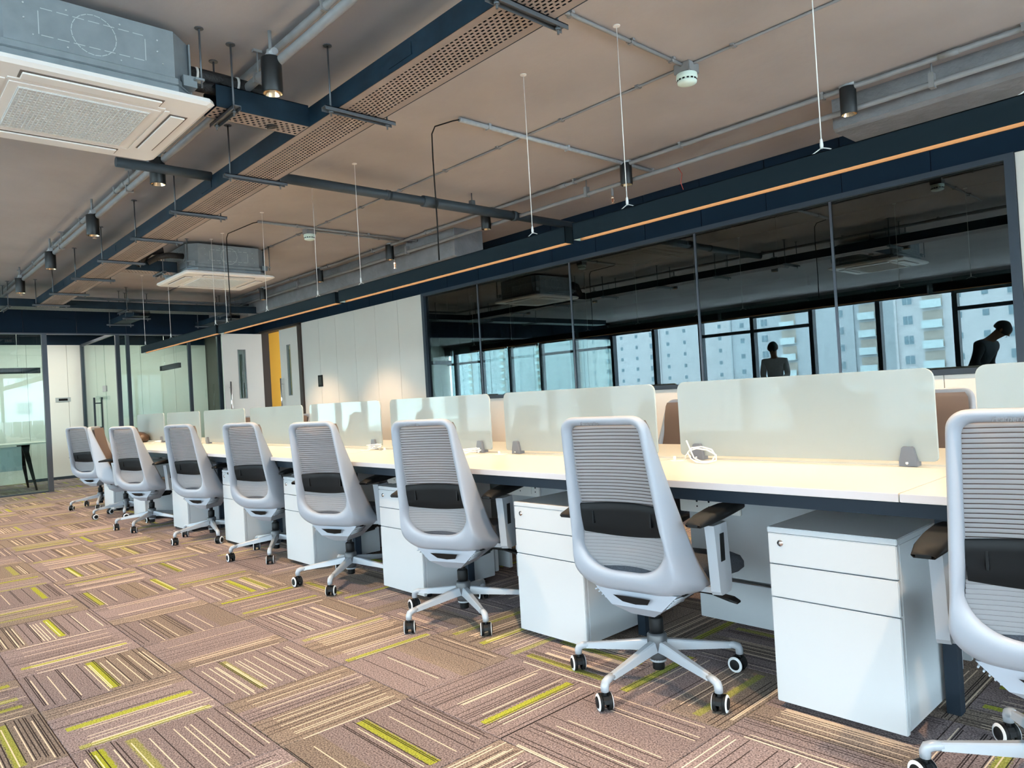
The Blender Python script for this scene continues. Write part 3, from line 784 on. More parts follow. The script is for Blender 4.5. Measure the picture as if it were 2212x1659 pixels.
run_x('conduit', 'light grey conduit clipped to the slab above the dark glass wall', -11.5, 4.0, 4.56, 2.805, 0.0155, MT['pipe'], [-0.9 - 1.05 * k for k in range(10)], couplers=(-1.25, -4.2, -6.1, -8.4))
sp = run_x('sprinkler_pipe', 'grey sprinkler pipe hung below the conduit along the back wall', -11.8, 4.0, 4.615, 2.69, 0.017, MT['pipe'], [], 'pipe')
for x in (-1.355, -3.97, -6.6, -9.2):
    MB().tube([(x, 4.615, 2.69), (x, 4.615, ZC)], 0.005, 6).build('hanger_rod', MT['pipe'], sp)
    MB().box((x - 0.014, 4.593, 2.665), (x + 0.014, 4.637, 2.75)).build('clevis', MT['pipe'], sp)
run_x('conduit', 'pale conduit beside the main tray carrying the left spot lights', -12.0, 1.2, 1.60, 2.80, 0.017, MT['pipe'], [-0.6 - 1.1 * k for k in range(10)], couplers=(-2.4, -5.9))
run_x('sprinkler_pipe', 'grey sprinkler pipe parallel to the left conduit, passing the near cassette', -12.0, 1.2, 1.555, 2.69, 0.021, MT['pipe'], [-1.2 - 2.2 * k for k in range(5)], 'pipe')
run_x('conduit', 'thin dark conduit linking the two smoke detectors along the slab', -11.0, 3.0, 3.49, 2.822, 0.0075, MT['pipe'], [-0.7 - 0.62 * k for k in range(14)])

def run_y(name, label, x, y0, y1, z, r, m, clips, cat='conduit'):
    o = empty(name, (0, 0, 0)); tag(o, label, cat)
    MB().tube([(x, y0, z), (x, y1, z)], r, 12).build('pipe', m, o)
    for c in clips: clip_y(o, (x, c, z), r, m)
    return o
c1 = run_y('conduit', 'bright grey conduit crossing the slab with a black lead at its end', -3.515, 2.91, 4.95, 2.812, 0.0150, MT['pipelight'], [3.15, 3.9, 4.56, 4.9])
c2 = run_y('conduit', 'farther grey conduit crossing the slab above the third pendant lamp', -7.95 + 1.4, 2.91, 4.95, 2.814, 0.012, MT['pipe'], [3.3, 4.1, 4.7])
c3 = run_y('conduit', 'thin grey conduit from the main tray to the near smoke detector', -2.23, 2.1, 3.49, 2.818, 0.010, MT['pipe'], [2.55, 3.0, 3.35])
run_y('sprinkler_pipe', 'grey pipe crossing the ceiling near the far fascia', -11.15, 2.2, 5.2, 2.70, 0.02, MT['pipe'], [3.0, 4.4], 'pipe')
run_y('conduit', 'thin conduit crossing the slab beside the second smoke detector', -6.66, 3.49, 4.95, 2.816, 0.010, MT['pipe'], [3.9, 4.3])

# black power leads from the conduits down to the pendants
for k, (x, lab) in enumerate(((-3.70, 'black lead dropping from bright conduit to the second pendant lamp'), (-7.10, 'black lead dropping from farther conduit to the third pendant lamp'))):
    x2 = -3.515 if k == 0 else -6.55
    mb = MB(); mb.tube([(x2, 2.915, 2.812), (x2 - 0.03, 2.88, 2.805), (x - 0.0 + 0.03, 2.835, 2.80), (x, 2.83, 2.76), (x - 0.004, 2.83, 2.6), (x + 0.003, 2.83, 2.2), (x, 2.83, 1.95)], 0.0045, 8)
    tag(mb.build('power_lead', MT['black']), lab, 'cable')

# dark drain pipe crossing to the wall
dp = empty('drain_pipe', (0, 0, 0)); tag(dp, 'dark grey drain pipe crossing from the main tray to the back wall', 'pipe')
MB().tube([(-4.82, 2.02, 2.69), (-4.82, 5.48, 2.69)], 0.036, 16).build('pipe', MT['pvc'], dp)
MB().tube([(-4.82, 3.55, 2.69), (-4.82, 3.68, 2.69)], 0.046, 16).build('coupler', MT['pvc'], dp)
MB().tube([(-4.82, 3.62, 2.69), (-4.82, 4.6, 2.69)], 0.042, 16).build('pipe', MT['pvc'], dp)
for yy in (3.2, 4.55): MB().tube([(-4.82, yy, 2.69), (-4.82, yy + 0.035, 2.69)], 0.0405 if yy < 4 else 0.046, 16).build('collar', MT['pvc'], dp)
MB().tube([(-4.82, 4.08, 2.72), (-4.82, 4.08, ZC)], 0.005, 6).box((-4.84, 4.06, 2.725), (-4.80, 4.10, 2.765)).build('hanger', MT['strut'], dp)
dp = empty('drain_pipe', (0, 0, 0)); tag(dp, 'short dark drain pipe behind the nearest cassette, ending at the tray', 'pipe')
MB().tube([(-4.82, 1.27, 2.62), (-4.82, 1.84, 2.62)], 0.03, 14).build('pipe', MT['pvc'], dp)

# ---- smoke detectors
def detector(x, y, lab):
    r = empty('smoke_detector', (x, y, ZC)); tag(r, lab, 'smoke detector', 'smoke detectors')
    MB().cbox((-0.05, -0.05, -0.055), (0.05, 0.05, 0.0), 0.003).build('junction_box', MT['pipe'], r)
    MB().lathe([(0.056, -0.055), (0.058, -0.075), (0.055, -0.082), (0.050, -0.084), (0.050, -0.092), (0.054, -0.094), (0.052, -0.104), (0.030, -0.112), (0.012, -0.113), (0.0, -0.113)], 28, cap=False).build('detector_head', MT['mint'], r)
    v = MB()
    for k in range(14): v.box((0.0505, -0.006, -0.092), (0.0535, 0.006, -0.0845), RZ(k * 2 * PI / 14))
    v.build('vent_slots', MT['black'], r)
detector(-2.23, 3.49, 'pale green smoke detector on grey box, nearest the camera')
detector(-6.66, 3.49, 'pale green smoke detector on grey box above the far pendants')

# ---- cylinder spot lights
def spot_mesh():
    body = MB().lathe([(0.020, 0.165), (0.046, 0.165), (0.047, 0.160), (0.047, 0.003), (0.0455, 0.0), (0.043, 0.0)], 28, cap=False).mesh('can', MT['blackmetal'])
    refl = MB().lathe([(0.043, 0.001), (0.036, 0.02), (0.026, 0.045), (0.018, 0.055)], 28, cap=False).mesh('reflector', MT['gold'])
    led = MB().lathe([(0.018, 0.0545), (0.010, 0.053), (0.0, 0.0525)], 16, cap=False).mesh('led', MT['lampspot'])
    cup = MB().lathe([(0.030, 0.165), (0.030, 0.172), (0.020, 0.19), (0.018, 0.205)], 16).tube([(-0.045, 0, 0.185), (0.045, 0, 0.185)], 0.017, 12).mesh('junction_cup', MT['pipelight'])
    return body, refl, led, cup
SPM = spot_mesh()
def spot(x, y, zb, lab, group, aim=(0.0, 0.0)):
    r = empty('ceiling_spot', (x, y, zb)); tag(r, lab, 'spot light', group)
    for nm, me in zip(('can', 'reflector', 'led', 'junction_cup'), SPM):
        o = bpy.data.objects.new(nm, me); COL.objects.link(o); o.parent = r
    MB().tube([(0, 0, 0.19), (0, 0, ZC - zb)], 0.009, 8).build('stem', MT['pipe'], r)
    l = bpy.data.lights.new('spot_lamp', 'SPOT'); l.energy = DOWN_W; l.color = WARM; l.spot_size = math.radians(84); l.spot_blend = 0.55; l.shadow_soft_size = 0.022
    lo = bpy.data.objects.new('spot_lamp', l); COL.objects.link(lo); lo.parent = r; lo.location = (0, 0, 0.012)
    lo.rotation_euler = (aim[0], aim[1], 0)
LX = [0.20, -1.50, -3.19, -4.88, -6.52, -8.15, -9.8, -11.5]
LN = ['behind the camera in the left row', 'in the left row just outside the view', 'nearest in view, by the near cassette', 'second in view, below the near cassette corner', 'third in view along the left pipe', 'fourth in view along the left pipe', 'fifth in view along the left pipe', 'last of the left row by the far fascia']
for x, nme in zip(LX, LN): spot(x, 1.525, 2.535, 'black cylinder spot light, ' + nme, 'spot lights of the left row')
RX_ = [-0.11, -1.80, -3.51, -5.20, -6.86, -8.50, -10.21]
RN = ['just right of the view', 'right row nearest in view, by the concrete beam', 'second of the right row, below bright conduit end', 'third of the right row, beside the drain pipe', 'fourth of the right row', 'fifth of the right row', 'sixth of the right row, behind the far cassette']
for x, nme in zip(RX_, RN): spot(x, 4.56, 2.645, 'black cylinder spot light, ' + nme, 'spot lights of the right row')

# ---- sprinklers
def sprinkler(x, y, z, ztop, lab):
    r = empty('sprinkler', (x, y, z)); tag(r, lab, 'sprinkler', 'sprinkler heads')
    MB().tube([(0, 0, 0.03), (0, 0, ztop - z)], 0.010, 8).build('drop', MT['pipe'], r)
    b = MB(); b.lathe([(0.013, 0.03), (0.013, 0.012), (0.008, 0.008)], 10); b.tube([(-0.008, 0, 0.012), (-0.013, 0, -0.008), (0, 0, -0.026)], 0.0025, 6); b.tube([(0.008, 0, 0.012), (0.013, 0, -0.008), (0, 0, -0.026)], 0.0025, 6); b.lathe([(0.016, -0.030), (0.016, -0.027)], 12)
    b.build('head', MT['brass'], r)
    MB().tube([(0, 0, 0.008), (0, 0, -0.024)], 0.0035, 8).build('bulb', MT['redglass'], r)
sprinkler(-3.70, 4.615, 2.58, 2.69, 'copper sprinkler head under the wall pipe, left of the second right spot')
sprinkler(-6.85, 4.615, 2.58, 2.69, 'copper sprinkler head under the wall pipe, by the far beam')
sprinkler(-6.60, 1.555, 2.56, 2.69, 'copper sprinkler head under the left pipe, beside the third left spot')
sprinkler(-9.95, 1.555, 2.56, 2.69, 'copper sprinkler head under the left pipe, near the far fascia')
mb = MB(); mb.tube([(-3.30, 4.95, 2.80), (-3.28, 4.98, 2.74), (-3.31, 5.0, 2.68), (-3.29, 5.0, 2.62)], 0.003, 6)
tag(mb.build('red_wire', MT['red']), 'loose red wire hanging from the end of bright conduit', 'wire')

# ---- linear pendants over the desks
def pendant(x0, x1, y, z0, label, cables, group='linear pendants over the desks', power=True, axis='x', ztop=ZC):
    L = x1 - x0; xc = (x0 + x1) / 2
    r = empty('linear_pendant', (xc, y, z0), 0 if axis == 'x' else PI / 2); tag(r, label, 'pendant lamp', group)
    h, w, t = 0.087, 0.030, 0.003
    b = MB()
    b.box((-L / 2, -w, 0), (L / 2, -w + t, h)); b.box((-L / 2, w - t, 0), (L / 2, w, h)); b.box((-L / 2, -w, h - t), (L / 2, w, h))
    b.box((-L / 2, -w, 0), (-L / 2 + t, w, h)); b.box((L / 2 - t, -w, 0), (L / 2, w, h))
    b.build('housing', mat('pendant_black', (0.006, 0.013, 0.018), 0.55, spec=0.10) if 'pendant_black' not in bpy.data.materials else bpy.data.materials['pendant_black'], r)
    if power:
        q = MB(); q.box((-L / 2 + t, -w + t, 0.001), (L / 2 - t, -w + t + 0.002, 0.033)); q.box((-L / 2 + t, w - t - 0.002, 0.001), (L / 2 - t, w - t, 0.033))
        q.build('reflector_lip', MT['lip'], r)
        MB().box((-L / 2 + t, -w + t + 0.002, 0.033), (L / 2 - t, w - t - 0.002, 0.036)).build('diffuser', MT['lamp'], r)
        l = bpy.data.lights.new('pendant_lamp', 'AREA'); l.shape = 'RECTANGLE'; l.size = L - 0.02; l.size_y = 2 * w - 0.012; l.energy = PEND_W * L / 2.36; l.color = (1.0, 0.80, 0.54)
        lo = bpy.data.objects.new('pendant_lamp', l); COL.objects.link(lo); lo.parent = r; lo.location = (0, 0, 0.031)
    for cx in cables:
        c = MB(); X = cx - xc
        c.tube([(X, 0, h + 0.02), (X, 0, ztop - z0)], 0.0022, 6); c.lathe([(0.018, ztop - z0 - 0.004), (0.018, ztop - z0)], 12, TR(X, 0, 0))
        c.lathe([(0.006, h + 0.02), (0.007, h + 0.035), (0.005, h + 0.055), (0.002, h + 0.06)], 10, TR(X, 0, 0))
        c.tube([(X, 0, h + 0.024), (X - 0.045, 0, h + 0.004), (X - 0.05, 0, h)], 0.0022, 6); c.tube([(X, 0, h + 0.024), (X + 0.03, 0, h + 0.012), (X + 0.05, 0, h + 0.001)], 0.0022, 6)
        c.build('suspension_cable', MT['whiteplastic'] if power else MT['cable'], r)
    return r
pendant(-2.52, -0.16, 2.83, 1.846, 'black linear pendant lamp nearest the camera, running off right edge', (-0.55, -1.228, -2.182))
pendant(-4.94, -2.575, 2.83, 1.842, 'second black linear pendant lamp, with dark lead beside its middle', (-2.842, -4.654))
pendant(-7.36, -4.99, 2.83, 1.842, 'third black linear pendant lamp, under the farther cassette', (-5.315, -6.268, -7.2))
pendant(-9.95, -7.42, 2.83, 1.852, 'farthest black linear pendant lamp, ending before the glass rooms', (-7.50, -8.886, -9.86))
pendant(-13.9, -11.9, 1.25, 1.84, 'black linear pendant inside the left glass room', (-13.6, -12.2), 'pendants in the glass rooms', False, 'y').location = (-13.75, 1.35, 1.84)
pendant(-14.6, -13.6, 4.45, 1.88, 'short black linear pendant inside the right glass room', (-14.4, -13.75), 'pendants in the glass rooms', False)
pendant(-5.6, -3.2, 6.9, 1.95, 'black linear pendant hanging in the dark meeting room behind glass', (-5.3, -3.5), 'pendants in the glass rooms', False)

# LED ceiling panel of the left glass room, two more added as fill
def led_panel(x, y, lab, w=3.0):
    r = empty('ceiling_panel_lamp', (x, y, 2.60)); tag(r, lab, 'ceiling lamp', 'panel lamps in the glass rooms')
    MB().cbox((-0.30, -0.60, 0.0), (0.30, 0.60, 0.04), 0.003).build('housing', MT['whiteplastic'], r)
    MB().box((-0.28, -0.58, -0.003), (0.28, 0.58, -0.0005)).build('diffuser', MT['lampwhite'], r)
    for sx in (-0.2, 0.2): MB().tube([(sx, 0, 0.04), (sx, 0, ZC - 2.60)], 0.003, 6).build('suspension_cable', MT['cable'], r)
    l = bpy.data.lights.new('panel_light', 'AREA'); l.shape = 'RECTANGLE'; l.size = 0.56; l.size_y = 1.16; l.energy = w; l.color = (1.0, 0.93, 0.82)
    lo = bpy.data.objects.new('panel_light', l); COL.objects.link(lo); lo.parent = r; lo.location = (0, 0, -0.01)
led_panel(-13.6, 1.3, 'glowing ceiling panel lamp inside the left glass room')
led_panel(-14.0, 2.75, 'added panel lamp brightening the passage beside the nameplate wall', 1.5)  # extra lamp put in to lift the dark far end
led_panel(-14.0, 4.45, 'added panel lamp brightening the right glass room')  # extra lamp put in because this room came out too dark

# ================================================================== FURNITURE
ZD = 0.731; YS = 2.83; PITCH = 1.2; X0 = -0.79
def desk(k):
    """two-sided bench module k (0 runs off the right edge)"""
    xa, xb = X0 - PITCH * k, X0 - PITCH * (k - 1)
    lab = ['white bench desk nearest the camera, running off the right edge'] + ['white bench desk, %s from the right edge of the row' % ORD[i] for i in range(1, 8)] + ['white bench desk at the far end, carrying the brown bag']
    r = empty('bench_desk', ((xa + xb) / 2, YS, 0)); tag(r, lab[k], 'desk', 'bench desks of the long row')
    w = PITCH / 2
    for s in (-1, 1):
        top = MB(); y0, y1 = sorted((s * 0.655, s * 0.045))
        top.cbox((-w + 0.001, y0, ZD - 0.025), (w - 0.001, y1, ZD), 0.002)
        top.mi = 1
        ye = s * 0.6555
        top.box((-w + 0.002, ye - 0.0012, ZD - 0.0235), (w - 0.002, ye + 0.0012, ZD - 0.0015))
        top.build('worktop', [MT['desk'], MT['deskedge']], r)
        MB().box((-w, s * 0.58 - 0.02, ZD - 0.075), (w, s * 0.58 + 0.02, ZD - 0.026)).build('beam', MT['deskframe'], r)
        MB().cbox((-w + 0.10, s * 0.055 - 0.012, 0.235), (w - 0.10, s * 0.055 + 0.012, ZD - 0.03), 0.002).build('modesty_panel', MT['ped'], r)
        MB().cbox((-w + 0.13, s * 0.055 - 0.012, 0.045), (w - 0.05, s * 0.055 + 0.012, 0.218), 0.002).build('modesty_panel', MT['ped'], r)
        # socket strip under the worktop
        sy = s * 0.072
        st = MB().cbox((-w + 0.06, sy - 0.006, 0.505), (-w + 0.36, sy + 0.006, 0.58), 0.003).build('socket_strip', MT['whiteplastic'], r)
        hl = MB()
        for gx in (0.09, 0.15, 0.27):
            for (dx, dz, rr) in ((0, 0.013, 0.005), (-0.014, -0.01, 0.0035), (0.014, -0.01, 0.0035)):
                hl.lathe([(rr, 0), (rr, 0.0012)], 10, TR(-w + 0.06 + gx, sy + s * 0.0062, 0.542 + dz) @ RX(s * -PI / 2))
        hl.build('socket_holes', MT['black'], st)
        MB().box((-w + 0.26, sy + s * 0.006, 0.52), (-w + 0.30, sy + s * 0.009, 0.56)).build('switch', MT['whiteplastic'], st)
    MB().box((-w, -0.044, ZD - 0.05), (w, 0.044, ZD - 0.006)).build('cable_raceway', MT['desk'], r)
    MB().box((-w, -0.025, ZD - 0.055), (w, 0.025, ZD - 0.05)).build('raceway_base', MT['deskframe'], r)
    lx = -w - 0.024 + 0.0
    for s in (-1, 1):
        MB().box((lx - 0.02 + 0.024, s * 0.305 - 0.022, 0.0), (lx + 0.02 + 0.024, s * 0.305 + 0.022, ZD - 0.026)).build('leg', MT['deskframe'], r)
    MB().box((lx + 0.004, -0.56, ZD - 0.066), (lx + 0.044, 0.56, ZD - 0.026)).build('cross_rail', MT['deskframe'], r)
    if k == 0:
        for s in (-1, 1): MB().box((w - 0.04, s * 0.305 - 0.022, 0.0), (w, s * 0.305 + 0.022, ZD - 0.026)).build('leg', MT['deskframe'], r)
    return r
for k in range(0, 9): desk(k)

# ---- frosted screens on the desk centre line
def rrect(x0, x1, z0, z1, rt, rb, n=5):
    p = []
    for cx, cz, r, a in ((x1 - rb, z0 + rb, rb, -PI / 2), (x1 - rt, z1 - rt, rt, 0), (x0 + rt, z1 - rt, rt, PI / 2), (x0 + rb, z0 + rb, rb, PI)):
        for k in range(n + 1):
            t = a + (PI / 2) * k / n; p.append((cx + r * math.cos(t), cz + r * math.sin(t)))
    return p
def loftplate(poly, y0, y1, ch=0.0015):
    mb = MB(); c = (sum(p[0] for p in poly) / len(poly), sum(p[1] for p in poly) / len(poly))
    def sc(p, d): v = Vector((p[0] - c[0], p[1] - c[1])); l = v.length; v *= (l - d) / l; return (c[0] + v.x, c[1] + v.y)
    rings = [[(sc(p, ch)[0], y0, sc(p, ch)[1]) for p in poly], [(p[0], y0 + ch, p[1]) for p in poly], [(p[0], y1 - ch, p[1]) for p in poly], [(sc(p, ch)[0], y1, sc(p, ch)[1]) for p in poly]]
    return mb.loft(rings, True, True, False)
scr_me = loftplate(rrect(-0.536, 0.536, 0.016, 0.349, 0.035, 0.018), -0.005, 0.005).mesh('screen_pane', MT['frost'])
cl_me = MB()
prof = [(-0.031, 0.0), (0.031, 0.0), (0.031, 0.020), (0.020, 0.066), (0.015, 0.071), (-0.015, 0.071), (-0.020, 0.066), (-0.031, 0.020)]
cl_me.loft([[(x * 0.96, y, z) for x, z in prof] for y in (-0.022,)] + [[(x, y, z) for x, z in prof] for y in (-0.019, 0.019)] + [[(x * 0.96, y, z) for x, z in prof] for y in (0.022,)], True, True, False)
cl_me = cl_me.mesh('clamp', mat('grey_clamp', (0.13, 0.135, 0.155), 0.4))
bolt_me = MB().lathe([(0.0055, 0.0), (0.0055, 0.0015), (0.003, 0.002)], 12, RX(PI / 2)).mesh('bolt', MT['chrome'])
for k in range(0, 9):
    xc = X0 - PITCH * k + 0.6 - 0.033
    lab = 'frosted glass desk screen, cut off by the right edge of the photo' if k == 0 else 'frosted glass desk screen, %s complete one from the right' % ORD[k - 1]
    if k == 8: lab = 'frosted glass desk screen, last of the row beside the brown bag'
    r = empty('desk_screen', (xc, YS, ZD)); tag(r, lab, 'desk screen', 'frosted desk screens')
    o = bpy.data.objects.new('screen_pane', scr_me); COL.objects.link(o); o.parent = r
    for sx in (-0.44, 0.44):
        o = bpy.data.objects.new('clamp', cl_me); COL.objects.link(o); o.parent = r; o.location = (sx, 0, -0.001)
        for s in (-1, 1):
            q = bpy.data.objects.new('bolt', bolt_me); COL.objects.link(q); q.parent = o; q.location = (-0.003, s * 0.022, 0.011); q.rotation_euler = (0, 0, 0 if s < 0 else PI)

# ---- mobile pedestals
def pedestal():
    r = empty('drawer_pedestal')
    W, D, H = 0.40, 0.50, 0.59
    MB().cbox((0, 0.020, 0.03), (W, D, H - 0.018), 0.002).build('body', MT['ped'], r)
    MB().cbox((-0.001, 0.0, H - 0.018), (W + 0.001, D, H), 0.002).build('top_panel', MT['ped'], r)
    for z0, z1 in ((0.022, 0.360), (0.3635, 0.4685), (0.472, 0.5705)):
        d = MB().cbox((0.001, 0.0, z0), (W - 0.001, 0.019, z1), 0.0025).build('drawer', MT['ped'], r)
        if z1 > 0.56:
            lk = MB(); lk.lathe([(0.0, 0.003), (0.006, 0.003), (0.0065, 0.0015), (0.010, 0.002), (0.0105, 0.0)], 18, TR(0.043, 0.0, 0.540) @ RX(PI / 2), cap=False)
            lk.build('lock', MT['chrome'], d)
    for cx in (0.05, W - 0.05):
        for cy in (0.06, D - 0.06):
            MB().tube([(cx - 0.012, cy, 0.02), (cx + 0.012, cy, 0.02)], 0.02, 12).box((cx - 0.008, cy - 0.008, 0.02), (cx + 0.008, cy + 0.008, 0.031)).build('castor', MT['black'], r)
    return r
P0 = pedestal()
ypos = [2.22, 2.20, 2.24, 2.23, 2.25, 2.23, 2.22, 2.22]
for k in range(8):
    p = P0 if k == 0 else copy_tree(P0)
    p.location = (-1.222 - 1.2 * k + (0.025 if k in (4, 5, 7) else -0.01 if k % 2 else 0), ypos[k], 0)
    lab = 'large white three-drawer pedestal nearest the camera, right of the chairs' if k == 0 else 'white drawer pedestal under the desk, %s from the right' % ORD[k]
    tag(p, lab, 'drawer unit', 'white pedestals under the desks')

# ---- task chairs
def rring(ht, hb, z0, z1, rt, rb, n=(9, 5, 9, 7)):
    """closed ring of (x, z): bottom middle -> right -> top -> left"""
    nb, nt, ns, nn = n
    p = []
    def hw(z): return hb + (ht - hb) * (z - z0) / (z1 - z0)
    for k in range(nb): p.append((-(hb - rb) + 2 * (hb - rb) * k / (nb - 1), z0))
    for k in range(1, nt): t = -PI / 2 + PI / 2 * k / nt; p.append((hb - rb + rb * math.cos(t), z0 + rb + rb * math.sin(t)))
    for k in range(ns): z = z0 + rb + (z1 - rt - z0 - rb) * k / (ns - 1); p.append((hw(z) if k else hb, z))
    for k in range(1, nt): t = PI / 2 * k / nt; p.append((hw(z1 - rt) - rt + rt * math.cos(t), z1 - rt + rt * math.sin(t)))
    for k in range(nn): p.append((ht - rt - 2 * (ht - rt) * k / (nn - 1), z1))
    for k in range(1, nt): t = PI / 2 + PI / 2 * k / nt; p.append((-(hw(z1 - rt) - rt) + rt * math.cos(t), z1 - rt + rt * math.sin(t)))
    for k in range(ns): z = z1 - rt - (z1 - rt - z0 - rb) * k / (ns - 1); p.append((-(hw(z)) if k < ns - 1 else -hb, z))
    for k in range(1, nt): t = PI + PI / 2 * k / nt; p.append((-(hb - rb) + rb * math.cos(t), z0 + rb + rb * math.sin(t)))
    return p
def yb(z):
    """rear face of the backrest"""
    y = -0.205 - 0.165 * (z - 0.41)
    if z < 0.45: y += 1.6 * (0.45 - z) ** 1.5
    return y
def dep(z): return 0.035 + 0.185 * max(0.0, min(1.0, (0.985 - z) / 0.62)) ** 1.15
def chair_shell(parent):
    A = rring(0.133, 0.166, 0.446, 0.947, 0.028, 0.115)
    B = rring(0.137, 0.170, 0.440, 0.951, 0.030, 0.117)
    C_ = rring(0.160, 0.200, 0.366, 0.975, 0.045, 0.105)
    D = rring(0.164, 0.210, 0.350, 0.982, 0.050, 0.085)
    E = rring(0.166, 0.214, 0.338, 0.981, 0.050, 0.035)
    F = rring(0.154, 0.200, 0.352, 0.970, 0.045, 0.033)
    R = [[(x, yb(z) + 0.040, z) for x, z in A], [(x, yb(z) + 0.004, z) for x, z in B], [(x, yb(z) - 0.006, z) for x, z in C_],
         [(x, yb(z) + 0.012, z) for x, z in D], [(x, yb(z) + dep(z), z) for x, z in E], [(x, yb(z) + dep(z) - 0.004, z) for x, z in F]]
    mb = MB(); mb.loft(R, True, False, True, wrap=True)
    o = subdiv(mb.build('backrest_frame', MT['shell'], parent), 1)
    # spine that carries the back down to the mechanism
    sp_ = MB()
    top = [(-0.165, yb(0.36) + 0.02, 0.362), (0.165, yb(0.36) + 0.02, 0.362), (0.175, 0.02, 0.352), (-0.175, 0.02, 0.352)]
    mid = [(-0.10, -0.130, 0.300), (0.10, -0.130, 0.300), (0.11, 0.04, 0.31), (-0.11, 0.04, 0.31)]
    bot = [(-0.045, -0.085, 0.262), (0.045, -0.085, 0.262), (0.05, 0.06, 0.268), (-0.05, 0.06, 0.268)]
    sp_.loft([top, mid, bot], True, True, False)
    s_ = sp_.build('spine', MT['shell'], parent)
    hole = MB().add([(-0.075, -0.158, 0.345), (0.075, -0.158, 0.345), (0.05, -0.136, 0.318), (0, -0.132, 0.312), (-0.05, -0.136, 0.318)], [(0, 1, 2, 3, 4)])
    hole.build('spine_recess_shade', MT['black'], s_)  # darkness of the hollow painted as a flat black patch
    ribs = MB()
    for s in (-1, 1):
        for k in range(5):
            t = 0.15 + 0.16 * k
            a = Vector((s * 0.165, -0.16, 0.362)).lerp(Vector((s * 0.10, -0.130, 0.300)), t); b = Vector((s * 0.175, 0.02, 0.352)).lerp(Vector((s * 0.11, 0.04, 0.31)), t)
            a2 = a.lerp(b, 0.08); b2 = a.lerp(b, 0.6); off = Vector((s * 0.002, -0.001, -0.002))
            ribs.tube([tuple(a2 + off), tuple(b2 + off)], 0.0028, 5)
    tag(ribs.build('spine_ribs', MT['leggrey'], s_), kind='stuff')
def panel_pt(x, z, hw):
    """backrest membrane: dished toward the sitter's back"""
    return yb(z) + 0.022 + 0.030 * (1 - (x / hw) ** 2) + 0.03 * math.exp(-((z - 0.60) / 0.12) ** 2)
def chair_mesh(parent):
    def hw(z): return 0.172 - 0.036 * (z - 0.45) / 0.5
    slats = MB(); n = 12; z = 0.430; k = 0
    def cw(z): return 0.170 - 0.115 + math.sqrt(max(0.0, 0.115 ** 2 - (0.115 - (max(z, 0.432) - 0.426)) ** 2)) if z < 0.555 else 9.0
    while z < 0.943:
        sh = 0.0093 if z > 0.58 else 0.0113
        w = hw(z)
        w = min(w, cw(z + sh) + 0.004)
        rows = []
        for zz, oy in ((z, 0.002), (z + sh * 0.5, 0.0), (z + sh, 0.002)):
            rows.append([(-w + 2 * w * i / n, panel_pt(-w + 2 * w * i / n, zz, 0.16) + oy, zz) for i in range(n + 1)])
        slats.loft(rows, False, False, True)
        z += 0.0118
    slats.build('ribbed_mesh', MT['meshback'], parent)
    back = MB(); rows = []
    zs = [0.430 + 0.516 * i / 24 for i in range(25)]
    for zz in zs:
        w = hw(zz) + 0.004
        w = min(w, cw(zz) + 0.006)
        rows.append([(-w + 2 * w * i / n, panel_pt(-w + 2 * w * i / n, zz, 0.16) + 0.010, zz) for i in range(n + 1)])
    back.loft(rows, False, False, True)
    back.build('mesh_backing', MT['meshdark'], parent)
    fr_ = MB(); rows = []
    for zz in [0.40 + 0.562 * i / 24 for i in range(25)]:
        w = 0.195 - 0.045 * (zz - 0.4) / 0.58
        if zz > 0.945: w -= 0.03 * ((zz - 0.945) / 0.03) ** 2
        rows.append([(-w + 2 * w * i / n, panel_pt(-w + 2 * w * i / n, zz, 0.20) + 0.028, zz) for i in range(n + 1)])
    fr_.loft(rows, False, False, True)
    fr_.build('front_upholstery', MT['meshfront'], parent)
    lum = MB(); rows = []
    for zz, o1 in ((0.568, 0.006), (0.572, 0.0), (0.60, -0.004), (0.64, -0.004), (0.668, 0.0), (0.672, 0.006)):
        zz2 = zz
        rows.append([(-0.158 + 0.316 * i / n, panel_pt(-0.158 + 0.316 * i / n, zz2, 0.16) - 0.010 + o1, zz2 - (0.014 * (1 - (2 * i / n - 1) ** 2) if zz < 0.6 else -0.004 * (1 - (2 * i / n - 1) ** 2))) for i in range(n + 1)])
    rows2 = [[(p[0], p[1] + 0.016, p[2]) for p in r] for r in rows]
    lum.loft(rows, False, False, True); lum.loft(rows2, False, False, True)
    lum.loft([[rows[i][0] for i in range(6)], [rows2[i][0] for i in range(6)]], False, False, False); lum.loft([[rows[i][-1] for i in range(6)], [rows2[i][-1] for i in range(6)]], False, False, False)
    lum.loft([rows[0], rows2[0]], False, False, False); lum.loft([rows[-1], rows2[-1]], False, False, False)
    for sx in (-0.115, 0.115): lum.box((sx - 0.003, panel_pt(sx, 0.62, 0.16) - 0.022, 0.60), (sx + 0.003, panel_pt(sx, 0.62, 0.16) - 0.008, 0.645))
    lum.build('lumbar_support', MT['black'], parent)
